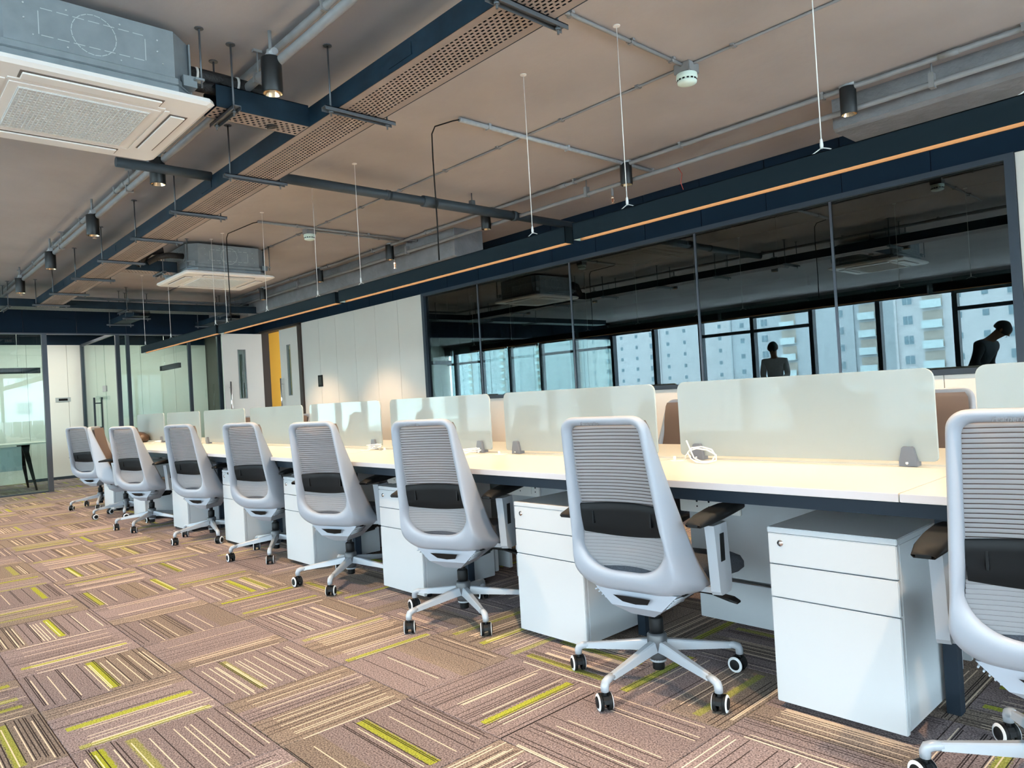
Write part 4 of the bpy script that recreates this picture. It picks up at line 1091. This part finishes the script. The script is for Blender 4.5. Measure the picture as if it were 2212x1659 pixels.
def chair_seat(parent):
    rings = []
    def sr(hx, y0, y1, z, r):
        p = []
        for cx, cy, a in ((hx - r, y1 - r, 0), (-hx + r, y1 - r, PI / 2), (-hx + r, y0 + r, PI), (hx - r, y0 + r, 1.5 * PI)):
            for k in range(6): t = a + PI / 2 * k / 5; p.append((cx + r * math.cos(t), cy + r * math.sin(t), z - (0.03 * max(0, (cy + r * math.sin(t) - 0.16) / 0.12) ** 2 if z > 0.4 else 0)))
        def tp(y): t = max(0.0, min(1.0, (y + 0.06) / 0.16)); return 0.74 + 0.26 * t * t * (3 - 2 * t)
        return [(x * tp(y), y, z) for x, y, z in p]
    rings = [sr(0.20, -0.13, 0.25, 0.372, 0.07), sr(0.235, -0.165, 0.285, 0.380, 0.08), sr(0.246, -0.175, 0.30, 0.405, 0.085), sr(0.246, -0.175, 0.30, 0.425, 0.085), sr(0.238, -0.168, 0.288, 0.444, 0.085), sr(0.21, -0.14, 0.25, 0.456, 0.08), sr(0.12, -0.07, 0.15, 0.459, 0.06)]
    MB().loft(rings, True, True, True).build('seat', MT['seat'], parent)
    MB().cbox((-0.175, -0.10, 0.352), (0.175, 0.23, 0.374), 0.006).build('seat_pan', MT['black'], parent)
def chair_arms(parent):
    for s in (-1, 1):
        a = MB(); X = s * 0.255
        rr = [[(X + dx, y0 + dy, z) for dx, dy in ((-0.016, -w_), (0.016, -w_ + 0.006), (0.018, 0), (0.016, w_ - 0.006), (-0.016, w_), (-0.018, 0))] for z, y0, w_ in ((0.352, 0.02, 0.042), (0.365, 0.02, 0.052), (0.42, 0.018, 0.055), (0.52, 0.008, 0.054), (0.592, 0.0, 0.056))]
        a.loft(rr, True, True, False)
        p = a.build('arm_post', MT['leggrey'], parent)
        MB().cbox((X + s * 0.016, -0.012, 0.465), (X + s * 0.0195, 0.018, 0.56), 0.001).build('arm_slot', MT['black'], p)
        b = MB(); b.loft([[(s * 0.17, 0.0, 0.350), (s * 0.17, 0.06, 0.350), (s * 0.17, 0.06, 0.366), (s * 0.17, 0.0, 0.366)], [(X, -0.005, 0.352), (X, 0.05, 0.352), (X, 0.05, 0.375), (X, -0.005, 0.375)]], True, True, False)
        b.build('arm_bracket', MT['leggrey'], parent)
        pad = []
        for y, w_, zt, zb_ in ((-0.170, 0.018, 0.616, 0.609), (-0.163, 0.030, 0.621, 0.605), (-0.10, 0.037, 0.634, 0.606), (0.0, 0.039, 0.643, 0.609), (0.09, 0.038, 0.645, 0.614), (0.17, 0.034, 0.640, 0.618), (0.196, 0.020, 0.633, 0.621)):
            pad.append([(X - w_, y, zb_ + 0.006), (X - w_ * 0.8, y, zb_), (X + w_ * 0.8, y, zb_), (X + w_, y, zb_ + 0.006), (X + w_, y, zt - 0.008), (X + w_ * 0.8, y, zt), (X - w_ * 0.8, y, zt), (X - w_, y, zt - 0.008)])
        MB().loft(pad, True, True, True).build('arm_pad', MT['black'], parent)
def chair_base(parent, phase):
    MB().cbox((-0.085, -0.06, 0.285), (0.085, 0.17, 0.352), 0.012).build('mechanism', MT['black'], parent)
    l = MB(); l.tube([(0.08, 0.10, 0.325), (0.20, 0.10, 0.320)], 0.008, 8); l.loft([[(0.19, 0.085, 0.322), (0.19, 0.115, 0.322), (0.19, 0.115, 0.316), (0.19, 0.085, 0.316)], [(0.25, 0.080, 0.312), (0.25, 0.125, 0.312), (0.25, 0.125, 0.303), (0.25, 0.080, 0.303)], [(0.275, 0.088, 0.302), (0.275, 0.118, 0.302), (0.275, 0.118, 0.296), (0.275, 0.088, 0.296)]], True, True, False)
    l.build('height_lever', MT['black'], parent)
    MB().lathe([(0.014, 0.20), (0.014, 0.292)], 16).lathe([(0.024, 0.175), (0.026, 0.20), (0.026, 0.232), (0.022, 0.236)], 18).build('gas_column', MT['black'], parent)
    MB().lathe([(0.030, 0.085), (0.033, 0.10), (0.036, 0.14), (0.036, 0.172), (0.030, 0.18)], 20).build('hub', mat('graphite_hub', (0.05, 0.055, 0.062), 0.4) if 'graphite_hub' not in bpy.data.materials else bpy.data.materials['graphite_hub'], parent)
    MB().lathe([(0.030, 0.078), (0.030, 0.088)], 18).build('hub_ring', MT['leggrey'], parent)
    MB().lathe([(0.0, 0.048), (0.021, 0.048), (0.022, 0.05), (0.022, 0.079)], 16, cap=False).build('column_foot', MT['black'], parent)
def leg_mesh():
    mb = MB(); rings = []
    for x, z, w, h in ((0.024, 0.135, 0.020, 0.038), (0.06, 0.132, 0.0185, 0.036), (0.14, 0.121, 0.0165, 0.030), (0.22, 0.111, 0.0145, 0.024), (0.275, 0.104, 0.013, 0.020)):
        rings.append([(x, -w, z - h / 2), (x, w, z - h / 2), (x, w * 0.75, z + h / 2 - 0.004), (x, w * 0.5, z + h / 2), (x, -w * 0.5, z + h / 2), (x, -w * 0.75, z + h / 2 - 0.004)])
    mb.loft(rings, True, True, False)
    mb.tube([(0.268, 0, 0.103), (0.292, 0, 0.101), (0.308, 0, 0.094), (0.313, 0, 0.082), (0.313, 0, 0.066)], [0.0125, 0.0135, 0.0145, 0.0145, 0.0135], 12)
    return mb.mesh('leg', MT['leggrey'])
def caster_mesh():
    mb = MB()
    # hood
    mb.mi = 0
    mb.lathe([(0.006, 0.045), (0.006, 0.070)], 10)
    pts = []
    for k in range(9):
        t = -0.15 * PI + 1.15 * PI * k / 8; pts.append((0.010 + 0.0285 * math.cos(t), 0.029 + 0.0285 * math.sin(t)))
    pts += [(0.010 - 0.012, 0.022), (0.022, 0.016)]
    mb.prism(pts, 1, -0.0175, 0.0175)
    for s in (-1, 1):
        mb.mi = 1
        mb.mi = 0
        mb.lathe([(0.0285, s * 0.0215), (0.0290, s * 0.016), (0.0285, s * 0.0095), (0.020, s * 0.009)], 22, TR(0.010, 0, 0.029) @ RX(PI / 2), cap=False)
        mb.mi = 1
        mb.lathe([(0.0285, s * 0.0215), (0.0265, s * 0.0245), (0.0195, s * 0.0250)], 22, TR(0.010, 0, 0.029) @ RX(PI / 2), cap=False)
        mb.mi = 0
        mb.lathe([(0.0195, s * 0.0250), (0.0180, s * 0.0275), (0.010, s * 0.0285), (0.0, s * 0.0288)], 20, TR(0.010, 0, 0.029) @ RX(PI / 2), cap=False)
    return mb.mesh('caster', [MT['black'], MT['tyre']])
LEG_ME = leg_mesh(); CAS_ME = caster_mesh()
def chair_proto():
    r = empty('task_chair')
    chair_shell(r); chair_mesh(r); chair_seat(r); chair_arms(r); chair_base(r, 0)
    cu = bpy.data.curves.new('maker_name', 'FONT'); cu.body = 'Featherlite'; cu.size = 0.017; cu.extrude = 0.0004; cu.shear = 0.25; cu.align_x = 'CENTER'
    t = bpy.data.objects.new('maker_name', cu); COL.objects.link(t)
    me = bpy.data.meshes.new_from_object(t); bpy.data.objects.remove(t)
    me.materials.clear(); me.materials.append(MT['text'])
    o = bpy.data.objects.new('maker_name', me); COL.objects.link(o); o.parent = r
    o.location = (-0.035, yb(0.96) - 0.0045, 0.953); o.rotation_euler = (PI / 2 + 0.16, 0, 0)
    return r
def add_base(r, phase, seed):
    rnd = random.Random(seed)
    for k in range(5):
        o = bpy.data.objects.new('leg', LEG_ME); COL.objects.link(o); o.parent = r; a = math.radians(phase + 72 * k); o.rotation_euler = (0, 0, a)
        c = bpy.data.objects.new('caster', CAS_ME); COL.objects.link(c); c.parent = o; c.location = (0.313, 0, 0); c.rotation_euler = (0, 0, CASTER_ROT[k % 5] - a + rnd.uniform(-0.4, 0.4))
CASTER_ROT = [2.4, 2.0, 2.7, 2.2, 2.5]
CH0 = chair_proto()
front = [(-0.425, 2.15, 5, 272), (-1.64, 2.147, 7, 272), (-2.82, 2.19, 20, 267), (-3.945, 2.22, 21, 236), (-5.13, 2.29, 20, 255), (-6.31, 2.26, 20, 276), (-7.52, 2.14, 24, 242), (-8.70, 2.22, -30, 270), (-9.85, 2.24, 28, 269)]
FL = ['grey mesh-back task chair nearest the camera, cut off by the right edge', 'grey mesh-back task chair left of the large pedestal, whole in view', 'grey mesh-back task chair, third from the right in the near row', 'grey mesh-back task chair, fourth from the right in the near row', 'grey mesh-back task chair, fifth from the right in the near row', 'grey mesh-back task chair, sixth from the right in the near row', 'grey mesh-back task chair in front of the brown bag', 'grey task chair turned sideways showing its tan front, far end of row', 'grey task chair farthest left in the near row, beside the sideways one']
back = [(-1.20, 3.52, 178, 20), (-2.50, 3.50, 184, 50), (-3.72, 3.56, 176, 10), (-4.95, 3.52, 184, 33), (-6.35, 3.55, 176, 61), (-7.60, 3.52, 183, 5), (-9.15, 3.54, 180, 44), (-10.15, 3.52, 171, 25)]
BL = ['task chair on far side of the desks, its tan top beside the right screen'] + ['task chair on the far side of the desks, %s from the right' % ORD[k] for k in range(1, 8)]
used = False
for lst, labs, grp in ((front, FL, 'task chairs on the near side'), (back, BL, 'task chairs on the far side')):
    for k, (x, y, rz, ph) in enumerate(lst):
        c = CH0 if not used else copy_tree(CH0)
        c.location = (x, y, 0); c.rotation_euler = (0, 0, math.radians(rz)); tag(c, labs[k], 'chair', grp)
        if used: pass
        used = True
chairs = [o for o in bpy.data.objects if o.get('category') == 'chair' and o.name.startswith('task_chair')]
for k, (c, spec) in enumerate(zip(sorted(chairs, key=lambda o: (FL + BL).index(o['label'])), front + back)):
    add_base(c, spec[3] - spec[2], 100 + k)

# one more chair and a table inside the left glass room
rc = copy_tree(CH0)
for ch in list(rc.children): pass
rc.location = (-14.75, 1.45, 0); rc.rotation_euler = (0, 0, math.radians(120)); tag(rc, 'task chair behind the left glass wall, beside the white table', 'chair', 'chairs in the glass room')
tb = empty('meeting_table', (-13.75, 1.55, 0)); tag(tb, 'white meeting table with splayed black legs behind the left glass wall', 'table')
MB().cbox((-0.45, -1.0, 0.72), (0.45, 0.85, 0.742), 0.004).build('table_top', MT['white'], tb)
MB().cbox((0.30, -0.9, 0.33), (0.315, 0.45, 0.70), 0.004).build('modesty_panel', MT['ped'], tb)
for s, yy in ((-1, -0.75), (-1, 0.62), (1, -0.75), (1, 0.62)):
    MB().loft([[(s * 0.36 - 0.02, yy - 0.015, 0.0), (s * 0.36 + 0.005, yy - 0.015, 0.0), (s * 0.36 + 0.005, yy + 0.01, 0.0), (s * 0.36 - 0.02, yy + 0.01, 0.0)], [(s * 0.22 - 0.03, yy - 0.13, 0.60), (s * 0.22 + 0.03, yy - 0.13, 0.60), (s * 0.22 + 0.03, yy - 0.06, 0.60), (s * 0.22 - 0.03, yy - 0.06, 0.60)], [(s * 0.18 - 0.03, yy - 0.16, 0.72), (s * 0.18 + 0.03, yy - 0.16, 0.72), (s * 0.18 + 0.03, yy - 0.04, 0.72), (s * 0.18 - 0.03, yy - 0.04, 0.72)]], True, True, False).build('leg', MT['black'], tb)

# ---- small things on the desks
def cable_coil(name, label, cx, cy, loops, seed, m=None, rx=0.06, ry=0.035, z=ZD):
    rnd = random.Random(seed); pts = []
    n = int(26 * loops)
    for k in range(n):
        t = 2 * PI * k / 26
        a = 1 + 0.12 * math.sin(t * 0.7 + seed)
        pts.append((cx + rx * a * math.cos(t) + rnd.uniform(-0.003, 0.003), cy + ry * a * math.sin(t + 0.25 * k / n), z + 0.004 + 0.0014 * (k / 4) + 0.012 * (1 + math.sin(t + 1.0)) * (0.6 if loops < 2.5 else 0.35)))
    pts.append((cx + rx * 0.2, cy - ry * 1.6, z + 0.006)); pts.append((cx - rx * 1.2, cy - ry * 2.1, z + 0.004))
    return tag(MB().tube(pts, 0.0028, 7).build(name, m or MT['whiteplastic']), label, 'cable')
pts = [(-1.90, 2.768, 0.732), (-1.885, 2.755, 0.752), (-1.85, 2.738, 0.778), (-1.80, 2.715, 0.790), (-1.74, 2.70, 0.786), (-1.69, 2.69, 0.766), (-1.685, 2.68, 0.745), (-1.72, 2.665, 0.735), (-1.77, 2.665, 0.735), (-1.815, 2.69, 0.748), (-1.85, 2.72, 0.770), (-1.84, 2.735, 0.790), (-1.78, 2.722, 0.797), (-1.72, 2.705, 0.788), (-1.695, 2.692, 0.765), (-1.705, 2.68, 0.742), (-1.75, 2.672, 0.738), (-1.80, 2.69, 0.752), (-1.84, 2.725, 0.785), (-1.873, 2.75, 0.820)]
tag(MB().tube(pts, 0.0032, 8).build('white_cable', MT['whiteplastic']), 'white cable looped over a clamp of the large screen on the right', 'cable')
cable_coil('white_cable', 'tangle of white cables on the desk behind the third chair', -3.35, 2.72, 3, 3)
cable_coil('white_cable', 'bundle of white cables between the third and fourth chairs', -4.45, 2.74, 4, 5)
cable_coil('white_cable', 'white cables on the desk behind the fifth chair', -5.65, 2.74, 3, 8)
cable_coil('white_cable', 'small white cable coil near the brown bag', -9.15, 2.70, 2.5, 9)
def grommet(x, lab):
    r = empty('desk_grommet', (x, 2.755, ZD)); tag(r, lab, 'grommet', 'cable grommets')
    MB().lathe([(0.036, 0.0), (0.036, 0.002), (0.032, 0.003), (0.0, 0.003)], 24, cap=False).build('cap', MT['desk'], r)
    MB().lathe([(0.006, 0.003), (0.007, 0.015), (0.005, 0.018), (0.0, 0.0185)], 12, TR(-0.02, 0.0, 0), cap=False).build('knob', MT['whiteplastic'], r)
for k in range(6): grommet(-1.925 - 1.2 * k, 'pale cable grommet in the worktop, %s from the right' % ORD[k])

bag = empty('shoulder_bag', (-9.95, 2.70, ZD)); tag(bag, 'soft brown leather bag lying on the far end of the desk', 'bag')
rings = []
for i in range(9):
    t = i / 8; zz = 0.004 + 0.125 * t; s = math.sqrt(max(0.02, 1 - (2 * max(t, 0.02) - 0.75) ** 2 / 1.7))
    s *= (0.94 if i == 0 else 1.0); s *= (0.45 if i == 8 else 1.0)
    rings.append([(0.24 * s * math.cos(2 * PI * k / 24) * (1 + 0.05 * math.sin(3 * k)), 0.13 * s * math.sin(2 * PI * k / 24) * (1 + 0.04 * math.cos(5 * k)), zz + 0.008 * math.sin(k * 1.3) * t) for k in range(24)])
MB().loft(rings, True, True, True).build('body', MT['bag'], bag)
MB().tube([(-0.17, -0.02, 0.10), (-0.10, -0.05, 0.128), (0, -0.06, 0.137), (0.10, -0.05, 0.128), (0.17, -0.02, 0.10)], 0.006, 8).build('zip_seam', MT['doorframe'], bag)
MB().tube([(-0.19, 0.0, 0.07), (-0.215, -0.03, 0.03), (-0.21, -0.06, 0.012), (-0.12, -0.135, 0.008), (0.0, -0.15, 0.008), (0.10, -0.13, 0.008)], 0.008, 8).build('strap', MT['bag'], bag)
hs = MB(); hs.tube([(-9.72, 2.36, 0.736), (-9.76, 2.40, 0.748), (-9.82, 2.44, 0.756), (-9.90, 2.46, 0.75), (-9.95, 2.50, 0.742), (-9.88, 2.54, 0.738), (-9.80, 2.50, 0.737), (-9.74, 2.44, 0.737), (-9.66, 2.42, 0.737)], 0.008, 8)
hs.tube([(-9.70, 2.30, 0.736), (-9.68, 2.24, 0.735), (-9.72, 2.20, 0.736), (-9.78, 2.22, 0.735)], 0.003, 6)
tag(hs.build('black_cable', MT['black']), 'tangled black cable at the far left corner of the desk', 'cable')

fb = empty('floor_box', (-0.50, 2.75, 0)); tag(fb, 'metal floor box with torn white covers under the nearest desk', 'floor box')
MB().cbox((-0.07, -0.05, 0.001), (0.07, 0.05, 0.05), 0.004).build('box', MT['steel'], fb)
MB().tube([(-0.07, 0, 0.03), (-0.14, 0.02, 0.10), (-0.16, 0.04, 0.30), (-0.16, 0.06, 0.60)], 0.02, 10).build('flexible_hose', MT['pvc'], fb)
MB().tube([(-0.02, 0.0, 0.05), (-0.05, 0.02, 0.14), (-0.09, 0.04, 0.34), (-0.09, 0.06, 0.60)], 0.02, 10).build('flexible_hose', MT['pvc'], fb)
MB().cbox((0.10, -0.04, 0.001), (0.20, 0.05, 0.07), 0.004).build('cover', MT['whiteplastic'], fb)

sk = empty('wall_switch', (-10.39, YB, 1.44)); tag(sk, 'black square switch plate on the white wall panels', 'switch')
MB().cbox((-0.07, -0.012, -0.09), (0.07, 0.0, 0.09), 0.003).build('plate', MT['black'], sk)
MB().cbox((-0.05, -0.015, -0.06), (0.05, -0.012, 0.06), 0.002).build('rocker', MT['blackmetal'], sk)

# ================================================================== PEOPLE (seen mirrored in the glass)
def skin_body(name, joints, edges, radii, m, parent):
    me = bpy.data.meshes.new(name); names = list(joints); idx = {n: i for i, n in enumerate(names)}
    me.from_pydata([joints[n] for n in names], [(idx[a], idx[b]) for a, b in edges], [])
    o = bpy.data.objects.new(name, me); COL.objects.link(o); o.parent = parent
    md = o.modifiers.new('skin', 'SKIN'); md.use_smooth_shade = True
    sv = me.skin_vertices[0].data if me.skin_vertices else None
    if sv is None:
        bpy.context.view_layer.objects.active = o
        sv = me.skin_vertices[0].data
    for n in names:
        r = radii[n]; sv[idx[n]].radius = r if isinstance(r, tuple) else (r, r)
        sv[idx[n]].use_root = (n == 'pelvis')
    subdiv(o, 2); me.materials.append(m)
    return o
def person(label, loc, rz, lean, shirt, hair_r=0.112):
    r = empty('person', loc, rz); tag(r, label, 'person')
    c, s = math.cos(lean), math.sin(lean)
    def T(x, y, z):      # bend the upper body forward about the pelvis
        dy, dz = y, z - 0.95
        return (x, dy * c + dz * s, 0.95 + dz * c - dy * s)
    J = {'pelvis': (0, 0, 0.95), 'waist': T(0, 0, 1.08), 'chest': T(0, 0, 1.28), 'upper': T(0, 0.0, 1.375), 'neck0': T(0, 0.005, 1.45), 'neck': T(0, 0.03, 1.50), 'head0': T(0, 0.07, 1.57), 'head': T(0, 0.13, 1.65), 'crown': T(0, 0.14, 1.70)}
    R = {'pelvis': (0.155, 0.11), 'waist': (0.14, 0.10), 'chest': (0.168, 0.120), 'upper': (0.155, 0.105), 'neck0': (0.075, 0.068), 'neck': 0.060, 'head0': 0.068, 'head': (0.078, 0.092), 'crown': 0.06}
    E_ = [('pelvis', 'waist'), ('waist', 'chest'), ('chest', 'upper'), ('upper', 'neck0'), ('neck0', 'neck'), ('neck', 'head0'), ('head0', 'head'), ('head', 'crown')]
    for q, sx in (('l', -1), ('r', 1)):
        J['sh' + q] = T(sx * 0.185, 0, 1.385); J['el' + q] = T(sx * 0.23, 0.04, 1.12); J['wr' + q] = T(sx * 0.12, 0.25, 1.05); J['pa' + q] = T(sx * 0.08, 0.31, 1.06)
        R['sh' + q] = 0.070; R['el' + q] = 0.044; R['wr' + q] = 0.028; R['pa' + q] = (0.036, 0.018)
        E_ += [('upper', 'sh' + q), ('sh' + q, 'el' + q), ('el' + q, 'wr' + q), ('wr' + q, 'pa' + q)]
        for f_i in range(5):
            fx = sx * 0.08 + (f_i - 1.5) * 0.018 * sx if f_i < 4 else sx * 0.045
            a = T(fx, 0.345, 1.065) if f_i < 4 else T(fx, 0.30, 1.085)
            b = T(fx, 0.375 + 0.006 * (f_i in (1, 2)), 1.05) if f_i < 4 else T(fx - sx * 0.012, 0.325, 1.095)
            J['fa%d%s' % (f_i, q)] = a; J['fb%d%s' % (f_i, q)] = b; R['fa%d%s' % (f_i, q)] = 0.009; R['fb%d%s' % (f_i, q)] = 0.008
            E_ += [('pa' + q, 'fa%d%s' % (f_i, q)), ('fa%d%s' % (f_i, q), 'fb%d%s' % (f_i, q))]
        J['hip' + q] = (sx * 0.09, 0, 0.88); J['kn' + q] = (sx * 0.10, 0.02, 0.48); J['an' + q] = (sx * 0.105, -0.02, 0.09); J['to' + q] = (sx * 0.12, 0.14, 0.035)
        R['hip' + q] = 0.095; R['kn' + q] = 0.062; R['an' + q] = 0.042; R['to' + q] = (0.042, 0.030)
        E_ += [('pelvis', 'hip' + q), ('hip' + q, 'kn' + q), ('kn' + q, 'an' + q), ('an' + q, 'to' + q)]
    b = skin_body('body', J, E_, R, MT['skin'], r)
    # clothing: slightly larger skinned shells over torso/arms and legs
    up = ['pelvis', 'waist', 'chest', 'upper', 'neck0'] + [a + q for a in ('sh', 'el') for q in 'lr']
    J2 = {n: J[n] for n in up}; R2 = {n: tuple(v + 0.014 for v in (R[n] if isinstance(R[n], tuple) else (R[n], R[n]))) for n in up}
    R2['neck0'] = (0.078, 0.070)
    for q in 'lr': J2['fo' + q] = tuple(Vector(J['el' + q]).lerp(Vector(J['wr' + q]), 0.8)); R2['fo' + q] = (0.042, 0.042)
    E2 = [('pelvis', 'waist'), ('waist', 'chest'), ('chest', 'upper'), ('upper', 'neck0')] + [e for q in 'lr' for e in (('upper', 'sh' + q), ('sh' + q, 'el' + q), ('el' + q, 'fo' + q))]
    skin_body('shirt', J2, E2, R2, shirt, r)
    J3 = {'pelvis': J['pelvis']}; R3 = {'pelvis': (0.165, 0.12)}; E3 = []
    for q in 'lr':
        for n in ('hip', 'kn', 'an'): J3[n + q] = J[n + q]; R3[n + q] = (R[n + q] + 0.016, R[n + q] + 0.016)
        E3 += [('pelvis', 'hip' + q), ('hip' + q, 'kn' + q), ('kn' + q, 'an' + q)]
    skin_body('trousers', J3, E3, R3, MT['trouser'], r)
    # hair cap, ears, nose and eyes
    hc = Vector(J['head']); ax = (Vector(J['crown']) - Vector(J['head0'])).normalized()
    tilt = RX(-lean * 1.0 - 0.35)
    hm = MB(); rings = []
    for i in range(8):
        t = PI * 0.60 * i / 7
        rings.append([(0.098 * math.sin(t) * math.cos(2 * PI * k / 20) + 0.001, 0.118 * math.sin(t) * math.sin(2 * PI * k / 20) * (1.0 + 0.04 * math.sin(5 * k)) - 0.012, 0.115 * math.cos(t) + 0.004 * math.sin(7 * k + i)) for k in range(20)])
    hm.loft(rings, True, True, True, TR(*(hc + Vector((0, -0.006, 0.016)))) @ tilt)
    hm.build('hair', MT['hair'], r)
    fc = MB(); M_ = TR(*hc) @ tilt
    fc.loft([[(-0.012, 0.080, 0.02), (0.012, 0.080, 0.02), (0.0, 0.090, 0.02)], [(-0.018, 0.082, -0.025), (0.018, 0.082, -0.025), (0.0, 0.112, -0.022)]], True, True, True, M_)
    for sx in (-1, 1): fc.lathe([(0.004, -0.03), (0.016, -0.012), (0.018, 0.012), (0.008, 0.03)], 10, M_ @ TR(sx * 0.086, 0.0, 0.0))
    fc.build('face_features', MT['skin'], r)
    ey = MB()
    for sx in (-1, 1): ey.lathe([(0.0, -0.008), (0.010, 0.0), (0.0, 0.008)], 10, M_ @ TR(sx * 0.033, 0.078, 0.008))
    ey.box((-0.025, 0.080, -0.052), (0.025, 0.088, -0.047), M_)
    ey.build('eyes_and_mouth', MT['hair'], r)
    return r
person('person in dark shirt bending over, mirrored at the right of the dark glass', (-3.30, -1.25, 0), math.radians(-80), 0.44, MT['shirt']).scale = (1.02, 1.02, 1.02)
person('person in pale shirt seen faintly mirrored in the middle of the dark glass', (-6.9, -2.2, 0), math.radians(-20), 0.12, MT['shirt2'])

# far-side screens' desk for the mirrored people is outside the picture; nothing more is built there
